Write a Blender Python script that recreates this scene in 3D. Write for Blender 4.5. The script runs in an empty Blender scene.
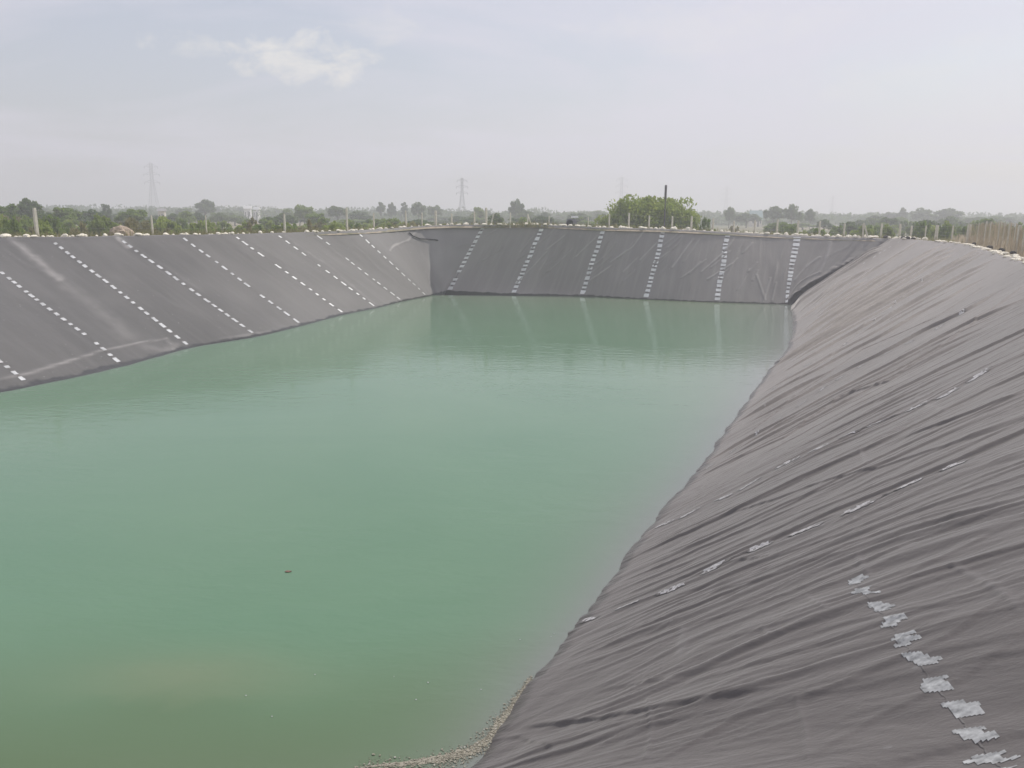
import bpy, math, random
import numpy as np
from mathutils import Vector, Matrix

C = bpy.context.scene.collection
rnd = random.Random(7)
R_ = math.radians

# ------------------------------------------------------------------ camera
CAM = np.array([0.0, 0.0, 6.6])
F = 800.0
PITCH, ROLL = R_(11.85), R_(0.45)
cam_data = bpy.data.cameras.new('camera')
cam_data.sensor_width = 36.0
cam_data.lens = 36.0 * F / 1024.0
cam_data.clip_start, cam_data.clip_end = 0.05, 20000
cam = bpy.data.objects.new('camera', cam_data)
C.objects.link(cam)
rot = Matrix.Rotation(math.pi / 2 - PITCH, 4, 'X') @ Matrix.Rotation(ROLL, 4, 'Z')
cam.matrix_world = Matrix.Translation(Vector(CAM)) @ rot
bpy.context.scene.camera = cam
ROT = np.array(rot.to_3x3())


def ray(px, py):
    d = np.array([(px - 512.0) / F, (384.0 - py) / F, -1.0])
    return ROT @ d


def at(px, py, z):
    d = ray(px, py)
    t = (z - CAM[2]) / d[2]
    return CAM + d * t


def at_depth(px, py, y):
    d = ray(px, py)
    return CAM + d * (y / d[1])


def project(P):
    q = (np.asarray(P) - CAM) @ ROT
    return 512 + F * q[..., 0] / -q[..., 2], 384 - F * q[..., 1] / -q[..., 2]


# ------------------------------------------------------------------ helpers
def link(o, parent=None):
    C.objects.link(o)
    if parent is not None:
        o.parent = parent
    return o


def tag(o, label=None, cat=None, group=None, kind=None):
    if label: o['label'] = label
    if cat: o['category'] = cat
    if group: o['group'] = group
    if kind: o['kind'] = kind
    return o


def empty(name, loc, label, cat, group=None, rz=0.0):
    o = bpy.data.objects.new(name, None)
    o.empty_display_size = 0.2
    o.location = loc
    o.rotation_euler = (0, 0, rz)
    link(o)
    return tag(o, label, cat, group)


def mesh_from(name, verts, faces, mat=None, smooth=False):
    me = bpy.data.meshes.new(name)
    me.from_pydata([tuple(v) for v in verts], [], faces)
    if mat: me.materials.append(mat)
    if smooth:
        me.polygons.foreach_set('use_smooth', [True] * len(me.polygons))
    me.update()
    return me


def grid_mesh(name, P, mat, attrs=None, vec=None, closed=False):
    nu, nv = P.shape[:2]
    idx = np.arange(nu * nv).reshape(nu, nv)
    if closed:
        idx = np.vstack([idx, idx[:1]])
    a, b, c, d = idx[:-1, :-1], idx[1:, :-1], idx[1:, 1:], idx[:-1, 1:]
    q = np.stack([a, b, c, d], -1).reshape(-1, 4)
    me = bpy.data.meshes.new(name)
    me.vertices.add(nu * nv)
    me.vertices.foreach_set('co', P.reshape(-1).astype(np.float32))
    me.loops.add(q.size)
    me.loops.foreach_set('vertex_index', q.reshape(-1).astype(np.int32))
    me.polygons.add(len(q))
    me.polygons.foreach_set('loop_start', np.arange(0, q.size, 4, dtype=np.int32))
    me.polygons.foreach_set('use_smooth', np.ones(len(q), dtype=bool))
    me.materials.append(mat)
    for k, v in (attrs or {}).items():
        at_ = me.attributes.new(k, 'FLOAT', 'POINT')
        at_.data.foreach_set('value', v.reshape(-1).astype(np.float32))
    if vec is not None:
        at_ = me.attributes.new('sheet', 'FLOAT_VECTOR', 'POINT')
        at_.data.foreach_set('vector', vec.reshape(-1).astype(np.float32))
    me.update(calc_edges=True)
    me.validate()
    return me


class MB:
    """collects simple solids into one mesh"""
    def __init__(self):
        self.v, self.f = [], []

    def tube(self, pts, radii, n=6, cap=True):
        pts = [Vector(p) for p in pts]
        base = len(self.v)
        for i, p in enumerate(pts):
            t = (pts[min(i + 1, len(pts) - 1)] - pts[max(i - 1, 0)]).normalized()
            s = t.cross(Vector((0, 0, 1)))
            if s.length < 1e-3: s = Vector((1, 0, 0))
            s.normalize()
            w = s.cross(t)
            r = radii[i] if hasattr(radii, '__len__') else radii
            for k in range(n):
                a = 2 * math.pi * k / n
                self.v.append(p + s * (r * math.cos(a)) + w * (r * math.sin(a)))
        for i in range(len(pts) - 1):
            for k in range(n):
                a = base + i * n + k
                b = base + i * n + (k + 1) % n
                self.f.append((a, b, b + n, a + n))
        if cap:
            self.f.append(tuple(base + k for k in range(n))[::-1])
            self.f.append(tuple(base + (len(pts) - 1) * n + k for k in range(n)))

    def box(self, c, s, rz=0.0, taper=1.0):
        base = len(self.v)
        ca, sa = math.cos(rz), math.sin(rz)
        for dz in (-1, 1):
            k = taper if dz > 0 else 1.0
            for dx, dy in ((-1, -1), (1, -1), (1, 1), (-1, 1)):
                x, y = dx * s[0] / 2 * k, dy * s[1] / 2 * k
                self.v.append(Vector((c[0] + x * ca - y * sa, c[1] + x * sa + y * ca, c[2] + dz * s[2] / 2)))
        for f in ((3, 2, 1, 0), (4, 5, 6, 7), (0, 1, 5, 4), (1, 2, 6, 5), (2, 3, 7, 6), (3, 0, 4, 7)):
            self.f.append(tuple(base + i for i in f))

    def quad(self, a, b, c, d):
        base = len(self.v)
        self.v += [Vector(a), Vector(b), Vector(c), Vector(d)]
        self.f.append((base, base + 1, base + 2, base + 3))

    def mesh(self, name, mat, smooth=False):
        return mesh_from(name, self.v, self.f, mat, smooth)

    def build(self, name, mat, parent=None, smooth=False):
        return link(bpy.data.objects.new(name, self.mesh(name, mat, smooth)), parent)


_T = np.random.RandomState(3).rand(256, 256)


def vnoise(x, y, seed=0):
    x = x + seed * 17.31; y = y + seed * 9.77
    xi, yi = np.floor(x).astype(int), np.floor(y).astype(int)
    fx, fy = x - xi, y - yi
    fx = fx * fx * (3 - 2 * fx); fy = fy * fy * (3 - 2 * fy)
    g = lambda i, j: _T[i & 255, j & 255]
    a = g(xi, yi) * (1 - fx) + g(xi + 1, yi) * fx
    b = g(xi, yi + 1) * (1 - fx) + g(xi + 1, yi + 1) * fx
    return (a * (1 - fy) + b * fy) * 2 - 1


_A = np.random.RandomState(9).rand(256, 256) * 2 * math.pi


def gnoise(x, y, seed=0):
    x = x + seed * 13.71; y = y + seed * 5.33
    xi, yi = np.floor(x).astype(int), np.floor(y).astype(int)
    fx, fy = x - xi, y - yi
    sx = fx**3 * (fx * (fx * 6 - 15) + 10); sy = fy**3 * (fy * (fy * 6 - 15) + 10)
    def g(i, j, dx, dy):
        a = _A[i & 255, j & 255]
        return np.cos(a) * dx + np.sin(a) * dy
    a = g(xi, yi, fx, fy) * (1 - sx) + g(xi + 1, yi, fx - 1, fy) * sx
    b = g(xi, yi + 1, fx, fy - 1) * (1 - sx) + g(xi + 1, yi + 1, fx - 1, fy - 1) * sx
    return (a * (1 - sy) + b * sy) * 1.5


def sstep(a, b, x):
    t = np.clip((x - a) / (b - a), 0, 1)
    return t * t * (3 - 2 * t)


# ------------------------------------------------------------------ materials
def new_mat(name):
    m = bpy.data.materials.new(name)
    m.use_nodes = True
    nt = m.node_tree
    return m, nt, nt.nodes['Principled BSDF']


def N(nt, typ, **kw):
    n = nt.nodes.new(typ)
    for k, v in kw.items():
        if k in n.inputs: n.inputs[k].default_value = v
        else: setattr(n, k, v)
    return n


def ramp(nt, fac, stops):
    r = nt.nodes.new('ShaderNodeValToRGB')
    el = r.color_ramp.elements
    while len(el) < len(stops): el.new(0.5)
    for e, (p, c) in zip(el, stops):
        e.position = p
        e.color = (*c, 1) if len(c) == 3 else c
    nt.links.new(fac, r.inputs[0])
    return r.outputs[0]


def mix(nt, fac, a, b, mode='MIX'):
    n = nt.nodes.new('ShaderNodeMix')
    n.data_type = 'RGBA'; n.blend_type = mode
    for sock, val in ((n.inputs[0], fac), (n.inputs[6], a), (n.inputs[7], b)):
        if hasattr(val, 'links'): nt.links.new(val, sock)
        elif isinstance(val, (int, float)): sock.default_value = val
        else: sock.default_value = (*val, 1)
    return n.outputs[2]


def math_(nt, op, a, b=None, c=None):
    n = nt.nodes.new('ShaderNodeMath'); n.operation = op
    for i, v in enumerate((a, b, c)):
        if v is None: continue
        if hasattr(v, 'links'): nt.links.new(v, n.inputs[i])
        else: n.inputs[i].default_value = v
    return n.outputs[0]


def noise(nt, vec, scale, detail=4, rough=0.55, dist=0.0):
    n = nt.nodes.new('ShaderNodeTexNoise')
    n.inputs['Scale'].default_value = scale
    n.inputs['Detail'].default_value = detail
    n.inputs['Roughness'].default_value = rough
    n.inputs['Distortion'].default_value = dist
    nt.links.new(vec, n.inputs['Vector'])
    return n.outputs['Fac']


def mapping(nt, vec, scale=(1, 1, 1), loc=(0, 0, 0), rz=0.0):
    n = nt.nodes.new('ShaderNodeMapping')
    n.inputs['Scale'].default_value = scale
    n.inputs['Location'].default_value = loc
    n.inputs['Rotation'].default_value = (0, 0, rz)
    nt.links.new(vec, n.inputs['Vector'])
    return n.outputs[0]


def simple(name, col, rough=0.8, var=0.15, scale=6.0, spec=0.3):
    m, nt, b = new_mat(name)
    tc = N(nt, 'ShaderNodeTexCoord').outputs['Object']
    n = noise(nt, tc, scale)
    c = ramp(nt, n, [(0.3, tuple(x * (1 - var) for x in col)), (0.7, tuple(min(1, x * (1 + var)) for x in col))])
    nt.links.new(c, b.inputs['Base Color'])
    b.inputs['Roughness'].default_value = rough
    b.inputs['Specular IOR Level'].default_value = spec
    return m


def liner_mat(name, base, light, fine=1.0):
    """dusty geomembrane; 'dust' marks, a silt film at the waterline and fine creases"""
    m, nt, b = new_mat(name)
    sh = N(nt, 'ShaderNodeAttribute', attribute_name='sheet').outputs['Vector']
    du = N(nt, 'ShaderNodeAttribute', attribute_name='dust').outputs['Fac']
    big = noise(nt, mapping(nt, sh, (0.25, 0.12, 1)), 1.0, 5, 0.6, 0.4)
    col = ramp(nt, big, [(0.32, base), (0.68, light)])
    # downhill dust runs
    runs = noise(nt, mapping(nt, sh, (2.6, 0.16, 1)), 1.0, 4, 0.65)
    runs_f = ramp(nt, runs, [(0.45, (0, 0, 0)), (0.75, (0.35, 0.35, 0.35))])
    col = mix(nt, runs_f, col, tuple(x * 1.45 for x in light))
    grit = noise(nt, sh, 38.0, 3, 0.7)
    col = mix(nt, ramp(nt, grit, [(0.35, (0.25, 0.25, 0.25)), (0.7, (0, 0, 0))]), col, tuple(x * 0.72 for x in base))
    # sparse pale flecks (droppings, dried scum)
    vor = N(nt, 'ShaderNodeTexVoronoi', Scale=1.7)
    nt.links.new(mapping(nt, sh, (1.3, 0.8, 1)), vor.inputs['Vector'])
    fl = math_(nt, 'LESS_THAN', math_(nt, 'ADD', vor.outputs['Distance'], math_(nt, 'MULTIPLY', grit, 0.05)), 0.075)
    col = mix(nt, math_(nt, 'MULTIPLY', fl, 0.5), col, (0.46, 0.45, 0.43))
    col = mix(nt, du, col, (0.40, 0.375, 0.355))
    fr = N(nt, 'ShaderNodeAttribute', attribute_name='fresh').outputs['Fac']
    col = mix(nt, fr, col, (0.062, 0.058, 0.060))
    # wet film and silt line just above the water
    pos = N(nt, 'ShaderNodeNewGeometry').outputs['Position']
    sep = N(nt, 'ShaderNodeSeparateXYZ'); nt.links.new(pos, sep.inputs[0])
    zz = math_(nt, 'ADD', sep.outputs['Z'], math_(nt, 'MULTIPLY', math_(nt, 'SUBTRACT', noise(nt, sh, 1.8), 0.5), 0.30))
    wet = ramp(nt, math_(nt, 'MULTIPLY_ADD', zz, 2.0, 0.3), [(0.42, (1, 1, 1)), (0.56, (0, 0, 0))])
    col = mix(nt, wet, col, tuple(x * 0.24 for x in base))
    nt.links.new(col, b.inputs['Base Color'])
    nt.links.new(math_(nt, 'MULTIPLY_ADD', wet, -0.35, 0.66), b.inputs['Roughness'])
    b.inputs['Specular IOR Level'].default_value = 0.22
    b.inputs['Sheen Weight'].default_value = 0.4
    b.inputs['Sheen Roughness'].default_value = 0.35
    b.inputs['Sheen Tint'].default_value = (1, 0.97, 0.94, 1)
    b1 = noise(nt, mapping(nt, sh, (4.5, 1.6, 1)), 1.0, 5, 0.6, 0.9)
    b2 = noise(nt, mapping(nt, sh, (30, 14, 1)), 1.0, 3, 0.6, 0.3)
    h = math_(nt, 'ADD', b1, math_(nt, 'MULTIPLY', b2, 0.25))
    bp = N(nt, 'ShaderNodeBump', Strength=0.30 * fine, Distance=0.06)
    nt.links.new(h, bp.inputs['Height'])
    nt.links.new(bp.outputs[0], b.inputs['Normal'])
    return m


M = {}
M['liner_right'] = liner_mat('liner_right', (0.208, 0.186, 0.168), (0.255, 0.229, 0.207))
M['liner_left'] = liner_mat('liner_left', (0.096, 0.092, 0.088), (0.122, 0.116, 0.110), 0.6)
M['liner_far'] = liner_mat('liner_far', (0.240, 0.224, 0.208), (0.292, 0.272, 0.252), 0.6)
M['weld'] = simple('weld', (0.50, 0.505, 0.50), 0.6, 0.32, 2.2, 0.3)
M['weld_bright'] = simple('weld_bright', (0.70, 0.70, 0.68), 0.6, 0.2, 1.2, 0.3)
M['weld_tape'] = simple('weld_tape', (0.34, 0.345, 0.34), 0.6, 0.5, 14, 0.3)
M['weld_faded'] = simple('weld_faded', (0.45, 0.44, 0.43), 0.6, 0.3, 30, 0.4)
M['seam_band'] = simple('seam_band', (0.150, 0.139, 0.131), 0.66, 0.08, 12, 0.22)
for n_ in M['seam_band'].node_tree.nodes:
    if n_.type == 'BSDF_PRINCIPLED': n_.inputs['Sheen Weight'].default_value = 0.4; n_.inputs['Sheen Roughness'].default_value = 0.35
M['stone'] = simple('stone', (0.84, 0.78, 0.64), 0.9, 0.15, 9)
M['stone_dark'] = simple('stone_dark', (0.06, 0.055, 0.05), 0.9, 0.3, 9)
M['post'] = simple('post', (0.60, 0.57, 0.47), 0.9, 0.15, 5)
M['wire'] = simple('wire', (0.30, 0.29, 0.27), 0.5, 0.1, 5, 0.5)
M['dark_wood'] = simple('dark_wood', (0.09, 0.08, 0.08), 0.8, 0.25, 5)
M['steel'] = simple('steel', (0.20, 0.20, 0.21), 0.5, 0.1, 1, 0.5)
M['white_wall'] = simple('white_wall', (0.78, 0.77, 0.74), 0.8, 0.05, 1)
M['cream_wall'] = simple('cream_wall', (0.62, 0.58, 0.50), 0.8, 0.08, 1)
M['dark_void'] = simple('dark_void', (0.03, 0.03, 0.035), 0.6, 0.1, 1)
M['teal_roof'] = simple('teal_roof', (0.34, 0.46, 0.44), 0.6, 0.1, 2)
M['grey_roof'] = simple('grey_roof', (0.35, 0.34, 0.33), 0.7, 0.1, 2)
M['rubber'] = simple('rubber', (0.025, 0.025, 0.028), 0.55, 0.2, 5)
M['bark'] = simple('bark', (0.12, 0.10, 0.08), 0.9, 0.3, 4)
M['debris'] = None


def leaf_mat(name, a, b_):
    m, nt, b = new_mat(name)
    tc = N(nt, 'ShaderNodeTexCoord').outputs['Object']
    oi = N(nt, 'ShaderNodeObjectInfo').outputs['Random']
    n = noise(nt, tc, 1.1, 4, 0.65)
    fac = math_(nt, 'ADD', math_(nt, 'MULTIPLY', n, 1.0), math_(nt, 'MULTIPLY_ADD', oi, 0.35, -0.17))
    c = ramp(nt, fac, [(0.3, a), (0.72, b_)])
    nt.links.new(c, b.inputs['Base Color'])
    b.inputs['Roughness'].default_value = 0.65
    b.inputs['Specular IOR Level'].default_value = 0.25
    tr = N(nt, 'ShaderNodeBsdfTranslucent'); nt.links.new(c, tr.inputs['Color'])
    ms = N(nt, 'ShaderNodeMixShader', Fac=0.5)
    nt.links.new(b.outputs[0], ms.inputs[1]); nt.links.new(tr.outputs[0], ms.inputs[2])
    nt.links.new(ms.outputs[0], nt.nodes['Material Output'].inputs['Surface'])
    return m


M['leaf_dark'] = leaf_mat('leaf_dark', (0.085, 0.135, 0.044), (0.165, 0.225, 0.080))
M['leaf_mid'] = leaf_mat('leaf_mid', (0.130, 0.200, 0.036), (0.250, 0.330, 0.075))
M['leaf_bright'] = leaf_mat('leaf_bright', (0.215, 0.285, 0.055), (0.37, 0.44, 0.115))
M['leaf_dry'] = leaf_mat('leaf_dry', (0.22, 0.21, 0.10), (0.36, 0.33, 0.17))
M['straw'] = leaf_mat('straw', (0.44, 0.38, 0.28), (0.62, 0.55, 0.42))

# ground
m, nt, b = new_mat('ground')
geo = N(nt, 'ShaderNodeNewGeometry').outputs['Position']
n1 = noise(nt, mapping(nt, geo, (0.02, 0.05, 0.05)), 1.0, 5, 0.6)
n2 = noise(nt, geo, 1.7, 5, 0.65)
n3 = noise(nt, geo, 0.35, 4, 0.6)
c = ramp(nt, n1, [(0.38, (0.10, 0.115, 0.05)), (0.52, (0.24, 0.20, 0.12)), (0.66, (0.34, 0.27, 0.19))])
soil = ramp(nt, n2, [(0.3, (0.24, 0.19, 0.13)), (0.7, (0.42, 0.36, 0.27))])
dst = N(nt, 'ShaderNodeAttribute', attribute_name='bund').outputs['Fac']
c = mix(nt, dst, c, soil)
c = mix(nt, ramp(nt, n3, [(0.48, (0, 0, 0)), (0.62, (0.7, 0.7, 0.7))]), c, (0.09, 0.11, 0.045))
nt.links.new(c, b.inputs['Base Color'])
b.inputs['Roughness'].default_value = 0.95
bp = N(nt, 'ShaderNodeBump', Strength=0.6, Distance=0.08); nt.links.new(n2, bp.inputs['Height'])
nt.links.new(bp.outputs[0], b.inputs['Normal'])
M['ground'] = m

# water: turbid green, silty patches, pale where the liner shows through the shallows
m, nt, b = new_mat('water')
geo = N(nt, 'ShaderNodeNewGeometry').outputs['Position']
sh = N(nt, 'ShaderNodeAttribute', attribute_name='shallow').outputs['Fac']
silt = N(nt, 'ShaderNodeAttribute', attribute_name='silt').outputs['Fac']
n1 = noise(nt, mapping(nt, geo, (0.09, 0.14, 1), rz=0.4), 1.0, 5, 0.6, 0.8)
c = ramp(nt, n1, [(0.3, (0.106, 0.208, 0.122)), (0.7, (0.126, 0.230, 0.138))])
olive = N(nt, 'ShaderNodeAttribute', attribute_name='olive').outputs['Fac']
c = mix(nt, olive, c, (0.092, 0.138, 0.062))
n4 = noise(nt, mapping(nt, geo, (0.5, 1.3, 1)), 1.0, 4, 0.6, 0.5)
siltf = math_(nt, 'MULTIPLY', silt, math_(nt, 'MULTIPLY_ADD', n4, 0.9, 0.45))
c = mix(nt, siltf, c, (0.168, 0.214, 0.124))
c = mix(nt, sh, c, (0.195, 0.200, 0.195))
nt.links.new(c, b.inputs['Base Color'])
b.inputs['Roughness'].default_value = 0.085
b.inputs['IOR'].default_value = 1.333
w1 = noise(nt, mapping(nt, geo, (1.3, 2.6, 1), rz=0.3), 1.0, 3, 0.55, 0.3)
w2 = noise(nt, mapping(nt, geo, (5, 9, 1), rz=-0.2), 1.0, 3, 0.5)
h = math_(nt, 'ADD', w1, math_(nt, 'MULTIPLY', w2, 0.22))
bp = N(nt, 'ShaderNodeBump', Strength=0.12, Distance=0.06)
pt = noise(nt, mapping(nt, geo, (0.12, 0.25, 1), (4, 2, 0), 0.35), 1.0, 3, 0.6, 0.6)
nt.links.new(ramp(nt, pt, [(0.38, (.05, .05, .05)), (0.62, (.24, .24, .24))]), bp.inputs['Strength'])
nt.links.new(h, bp.inputs['Height'])
nt.links.new(bp.outputs[0], b.inputs['Normal'])
M['water'] = m

m, nt, b = new_mat('debris')
oi = N(nt, 'ShaderNodeNewGeometry').outputs['Random Per Island']
c = ramp(nt, oi, [(0.0, (0.12, 0.11, 0.08)), (0.35, (0.25, 0.23, 0.17)), (0.6, (0.34, 0.31, 0.25)), (0.85, (0.22, 0.23, 0.17)), (1.0, (0.60, 0.59, 0.55))])
gp = N(nt, 'ShaderNodeNewGeometry').outputs['Position']
c = mix(nt, noise(nt, gp, 45, 4, 0.7), c, (0.27, 0.25, 0.19))
nt.links.new(c, b.inputs['Base Color']); b.inputs['Roughness'].default_value = 0.7
M['debris'] = m

# ------------------------------------------------------------------ the pit: water/rim pairs of each bank
def pz(w, r, z): return (at(w[0], w[1], 0.0), at(r[0], r[1], z))
def pd(w, r, d): return (at(w[0], w[1], 0.0), at_depth(r[0], r[1], d))

LEFT_SEAMS = [pz((31, 386), (-150, 240), 5.2), pz((126, 366), (-46, 238), 5.2), pz((192, 348), (48, 237.5), 5.2),
              pz((257, 336.5), (116, 236.5), 5.22), pz((303, 325.5), (180, 235.5), 5.25), pz((345, 314.5), (233, 234.5), 5.28),
              pz((377, 308), (276, 233.5), 5.3), pz((402, 301.5), (313, 232.5), 5.33), pz((427, 296.5), (356, 231), 5.38)]
FAR_SEAMS = [pd((446, 291.5), (482, 225.5), 70.5), pd((513, 294.5), (543, 225.5), 70), pd((581, 296), (604, 228), 69.4),
             pd((646, 299.5), (664, 229.5), 68.6), pd((717, 302.5), (728, 232.5), 67.6), pd((786, 304.5), (797, 236), 66.5)]
near_pairs = [
              (np.array([-14, 7.0, 0]), np.array([-14.5, -0.8, 5.05])),
              (np.array([-26, 6.8, 0]), np.array([-28, -1.2, 5.1]))]
near_extra = [(np.array([-1.5, 7.75, 0]), np.array([5.4, 2.6, 5.0])), (np.array([-2.6, 7.4, 0]), np.array([3.4, 0.2, 5.0]))]
c_nr = (np.array([-4.5, 7.2, 0]), np.array([-1.5, -0.7, 5.0]))
c_nl = (np.array([-28.2, 7.6, 0]), np.array([-38.5, 0.5, 5.15]))
LEFT_END = (at(433, 295.3, 0), at_depth(394, 228.8, 69.6))
CORNER = (at(439, 293.6, 0), at_depth(428, 226.2, 71.6))
FAR_START = (at(443, 292.3, 0), at_depth(458, 225.2, 71.6))
c_fl = FAR_SEAMS[0]
c_fr = (at(792, 304.5, 0), at_depth(889, 239, 64.5))
dl = LEFT_SEAMS[0][0] - LEFT_SEAMS[1][0]
l_mid = ((c_nl[0] + LEFT_SEAMS[0][0]) / 2, (c_nl[1] + LEFT_SEAMS[0][1]) / 2)
RIGHT = [pz((793, 325), (924, 241), 5.0), pz((789, 345), (955, 244), 5.0), pz((765, 376), (985, 252), 5.0),
         pz((740, 411), (1013, 261), 5.0), pz((703, 463), (1066, 277), 5.0), pz((640, 537), (1118, 303), 5.0),
         pz((577, 626), (1230, 350), 5.0), pz((527, 690), (1330, 402), 5.0)]
RIGHT.append(pz((472, 768), (1450, 462), 5.0))

BANKS = {'left': [c_nl, l_mid] + LEFT_SEAMS + [LEFT_END, CORNER, FAR_START, c_fl],
         'far': FAR_SEAMS + [c_fr],
         'right': [c_fr] + RIGHT + near_extra + [c_nr],
         'near': [c_nr] + near_pairs + [c_nl]}


def cubic(ts, Y, t):
    """monotone-ish Hermite through Y at ts"""
    Y = np.array(Y); n = len(ts)
    d = np.diff(Y, axis=0) / np.diff(ts)[:, None]
    mt = np.zeros_like(Y)
    mt[0], mt[-1] = d[0], d[-1]
    for i in range(1, n - 1):
        h0, h1 = ts[i] - ts[i - 1], ts[i + 1] - ts[i]
        mt[i] = (d[i - 1] * h1 + d[i] * h0) / (h0 + h1)
    k = np.clip(np.searchsorted(ts, t, side='right') - 1, 0, n - 2)
    h = (ts[k + 1] - ts[k])
    x = ((t - ts[k]) / h)[:, None]; h = h[:, None]
    return ((2 * x**3 - 3 * x**2 + 1) * Y[k] + (x**3 - 2 * x**2 + x) * h * mt[k]
            + (-2 * x**3 + 3 * x**2) * Y[k + 1] + (x**3 - x**2) * h * mt[k + 1])


class Bank:
    def __init__(self, name, du_fn, nv):
        self.name = name
        pr = BANKS[name]
        mid = [(p[0] + p[1]) / 2 for p in pr]
        ts = [0.0]
        for i in range(1, len(pr)): ts.append(ts[-1] + float(np.linalg.norm(mid[i] - mid[i - 1])))
        self.ts = np.array(ts)
        u = [0.0]
        while u[-1] < ts[-1]: u.append(u[-1] + du_fn(u[-1] / ts[-1]))
        u = np.array(u); u *= ts[-1] / u[-1]
        self.u = u
        self.W = cubic(self.ts, [p[0] for p in pr], u); self.W[:, 2] = 0
        self.R = cubic(self.ts, [p[1] for p in pr], u)
        self.v = np.concatenate([[-0.28, -0.18, -0.1], np.linspace(-0.05, 1.0, nv)])
        self.L = np.linalg.norm(self.R - self.W, axis=1)
        v = self.v[None, :, None]
        self.P = self.W[:, None, :] * (1 - v) + self.R[:, None, :] * v
        self.U = np.repeat(u[:, None], len(self.v), 1)
        self.S = self.v[None, :] * self.L[:, None]
        self.V = np.repeat(self.v[None, :], len(u), 0)
        gu = np.gradient(self.P, axis=0); gv = np.gradient(self.P, axis=1)
        n = np.cross(gv, gu)
        n /= np.linalg.norm(n, axis=2, keepdims=True)
        if n[len(u) // 2, nv // 2, 2] < 0: n = -n
        self.n = n
        self.h = np.zeros(self.U.shape)
        self.dust = np.zeros(self.U.shape)
        self.fresh = np.zeros(self.U.shape)

    def edge(self):
        """fades displacement to nothing at the ends so that sheets meet"""
        T = self.ts[-1]
        return sstep(0, 0.5, self.U) * sstep(0, 0.5, T - self.U)

    def fold(self, u0, v0, v1, amp, w, drift=0.0, wob=0.1, ph=0.0, steep=0.08, dust=0.0):
        T = self.u
        reach = w * 5 + abs(drift) * 12 + wob * 2 + 0.2
        i0, i1 = np.searchsorted(T, u0 - reach), np.searchsorted(T, u0 + reach)
        if i1 - i0 < 2: return
        sl = slice(i0, i1)
        S, V = self.S[sl], self.V[sl]
        c = u0 + drift * (S - 4) + wob * np.sin(S * 0.7 + ph) * 0.6 + wob * 0.5 * np.sin(S * 1.9 + ph * 2.3)
        d = self.U[sl] - c
        prof = np.where(d < 0, np.exp(-np.abs(d) / w), np.exp(-(d / steep)**2))
        env = sstep(v0, v0 + 0.16, V) * (1 - sstep(v1 - 0.16, v1, V))
        env = env * (0.82 + 0.18 * np.sin(S * 0.6 + ph * 3))
        self.h[sl] += amp * prof * env
        if dust:
            self.dust[sl] = np.maximum(self.dust[sl], dust * np.exp(-((d + w * 0.1) / max(0.03, w * 0.13))**2) * env)

    def uv_of(self, px, py):
        X, Y = project(self.P)
        k = np.argmin((X - px)**2 + (Y - py)**2)
        i, j = np.unravel_index(k, X.shape)
        return np.array([self.U[i, j], self.S[i, j]])

    def mark(self, pts, width, strength, amp=0.0, ragged=0.5, fade=0.0, uv=False):
        """a dusty crease through picture points, laid out in sheet metres"""
        Q = [np.array(p) for p in pts] if uv else [self.uv_of(*p) for p in pts]
        best = np.full(self.U.shape, 1e9); along = np.zeros(self.U.shape)
        tot = sum(np.linalg.norm(Q[i + 1] - Q[i]) for i in range(len(Q) - 1)); acc = 0
        for a, b_ in zip(Q[:-1], Q[1:]):
            ab = b_ - a; l2 = max(1e-6, ab @ ab)
            t = np.clip(((self.U - a[0]) * ab[0] + (self.S - a[1]) * ab[1]) / l2, 0, 1)
            d = np.hypot(self.U - a[0] - t * ab[0], self.S - a[1] - t * ab[1])
            k = d < best
            best = np.where(k, d, best)
            along = np.where(k, (acc + t * math.sqrt(l2)) / max(tot, 1e-6), along)
            acc += math.sqrt(l2)
        best = best + 0.35 * width * vnoise(self.U * 2.3, self.S * 2.3, 5)
        wloc = width * (1 - fade * along)
        g = np.exp(-(best / wloc)**2) * strength
        g *= np.clip(1 - ragged * (0.5 + 0.5 * vnoise(self.U * 3.1, self.S * 3.1, 8)), 0, 1)
        g *= sstep(0, 0.12, along) * 0.6 + 0.4
        self.dust = np.maximum(self.dust, g)
        self.h += amp * np.exp(-(best / width)**2)

    def finish(self):
        e = self.edge() * np.where(self.V > 0.985, 0.4, 1.0)
        self.h = self.h * e
        self.Pd = self.P + self.n * self.h[..., None]

    def point(self, u, s_frac, off=0.0):
        """displaced surface at (u, v) lifted by off"""
        fi = np.interp(u, self.u, np.arange(len(self.u))); i = int(min(fi, len(self.u) - 2)); a = fi - i
        fj = np.interp(s_frac, self.v, np.arange(len(self.v))); j = int(min(fj, len(self.v) - 2)); b_ = fj - j
        p = ((self.Pd[i, j] * (1 - a) + self.Pd[i + 1, j] * a) * (1 - b_) + (self.Pd[i, j + 1] * (1 - a) + self.Pd[i + 1, j + 1] * a) * b_)
        n = self.n[i, j]
        return p + n * off

    def mesh(self, mat):
        # flap over the crest: outward and slightly down
        out = (self.R - self.W) * np.array([1, 1, 0]); out /= np.linalg.norm(out, axis=1, keepdims=True)
        fl = 0.42 + 0.14 * vnoise(self.u * 1.3, self.u * 0, 2) + 0.08 * vnoise(self.u * 5, self.u * 0, 4)
        rows = []
        for k, dz in ((0.35, 0.035), (1.0, 0.02)):
            p = self.Pd[:, -1] + out * (fl * k)[:, None]; p[:, 2] += dz + 0.02 * vnoise(self.u * 3, self.u * 0 + k, 6)
            rows.append(p)
        P = np.concatenate([self.Pd, rows[0][:, None], rows[1][:, None]], 1)
        S = np.concatenate([self.S, self.S[:, -1:] + 0.2, self.S[:, -1:] + 0.45], 1)
        U = np.concatenate([self.U, self.U[:, :2]], 1)
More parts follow.
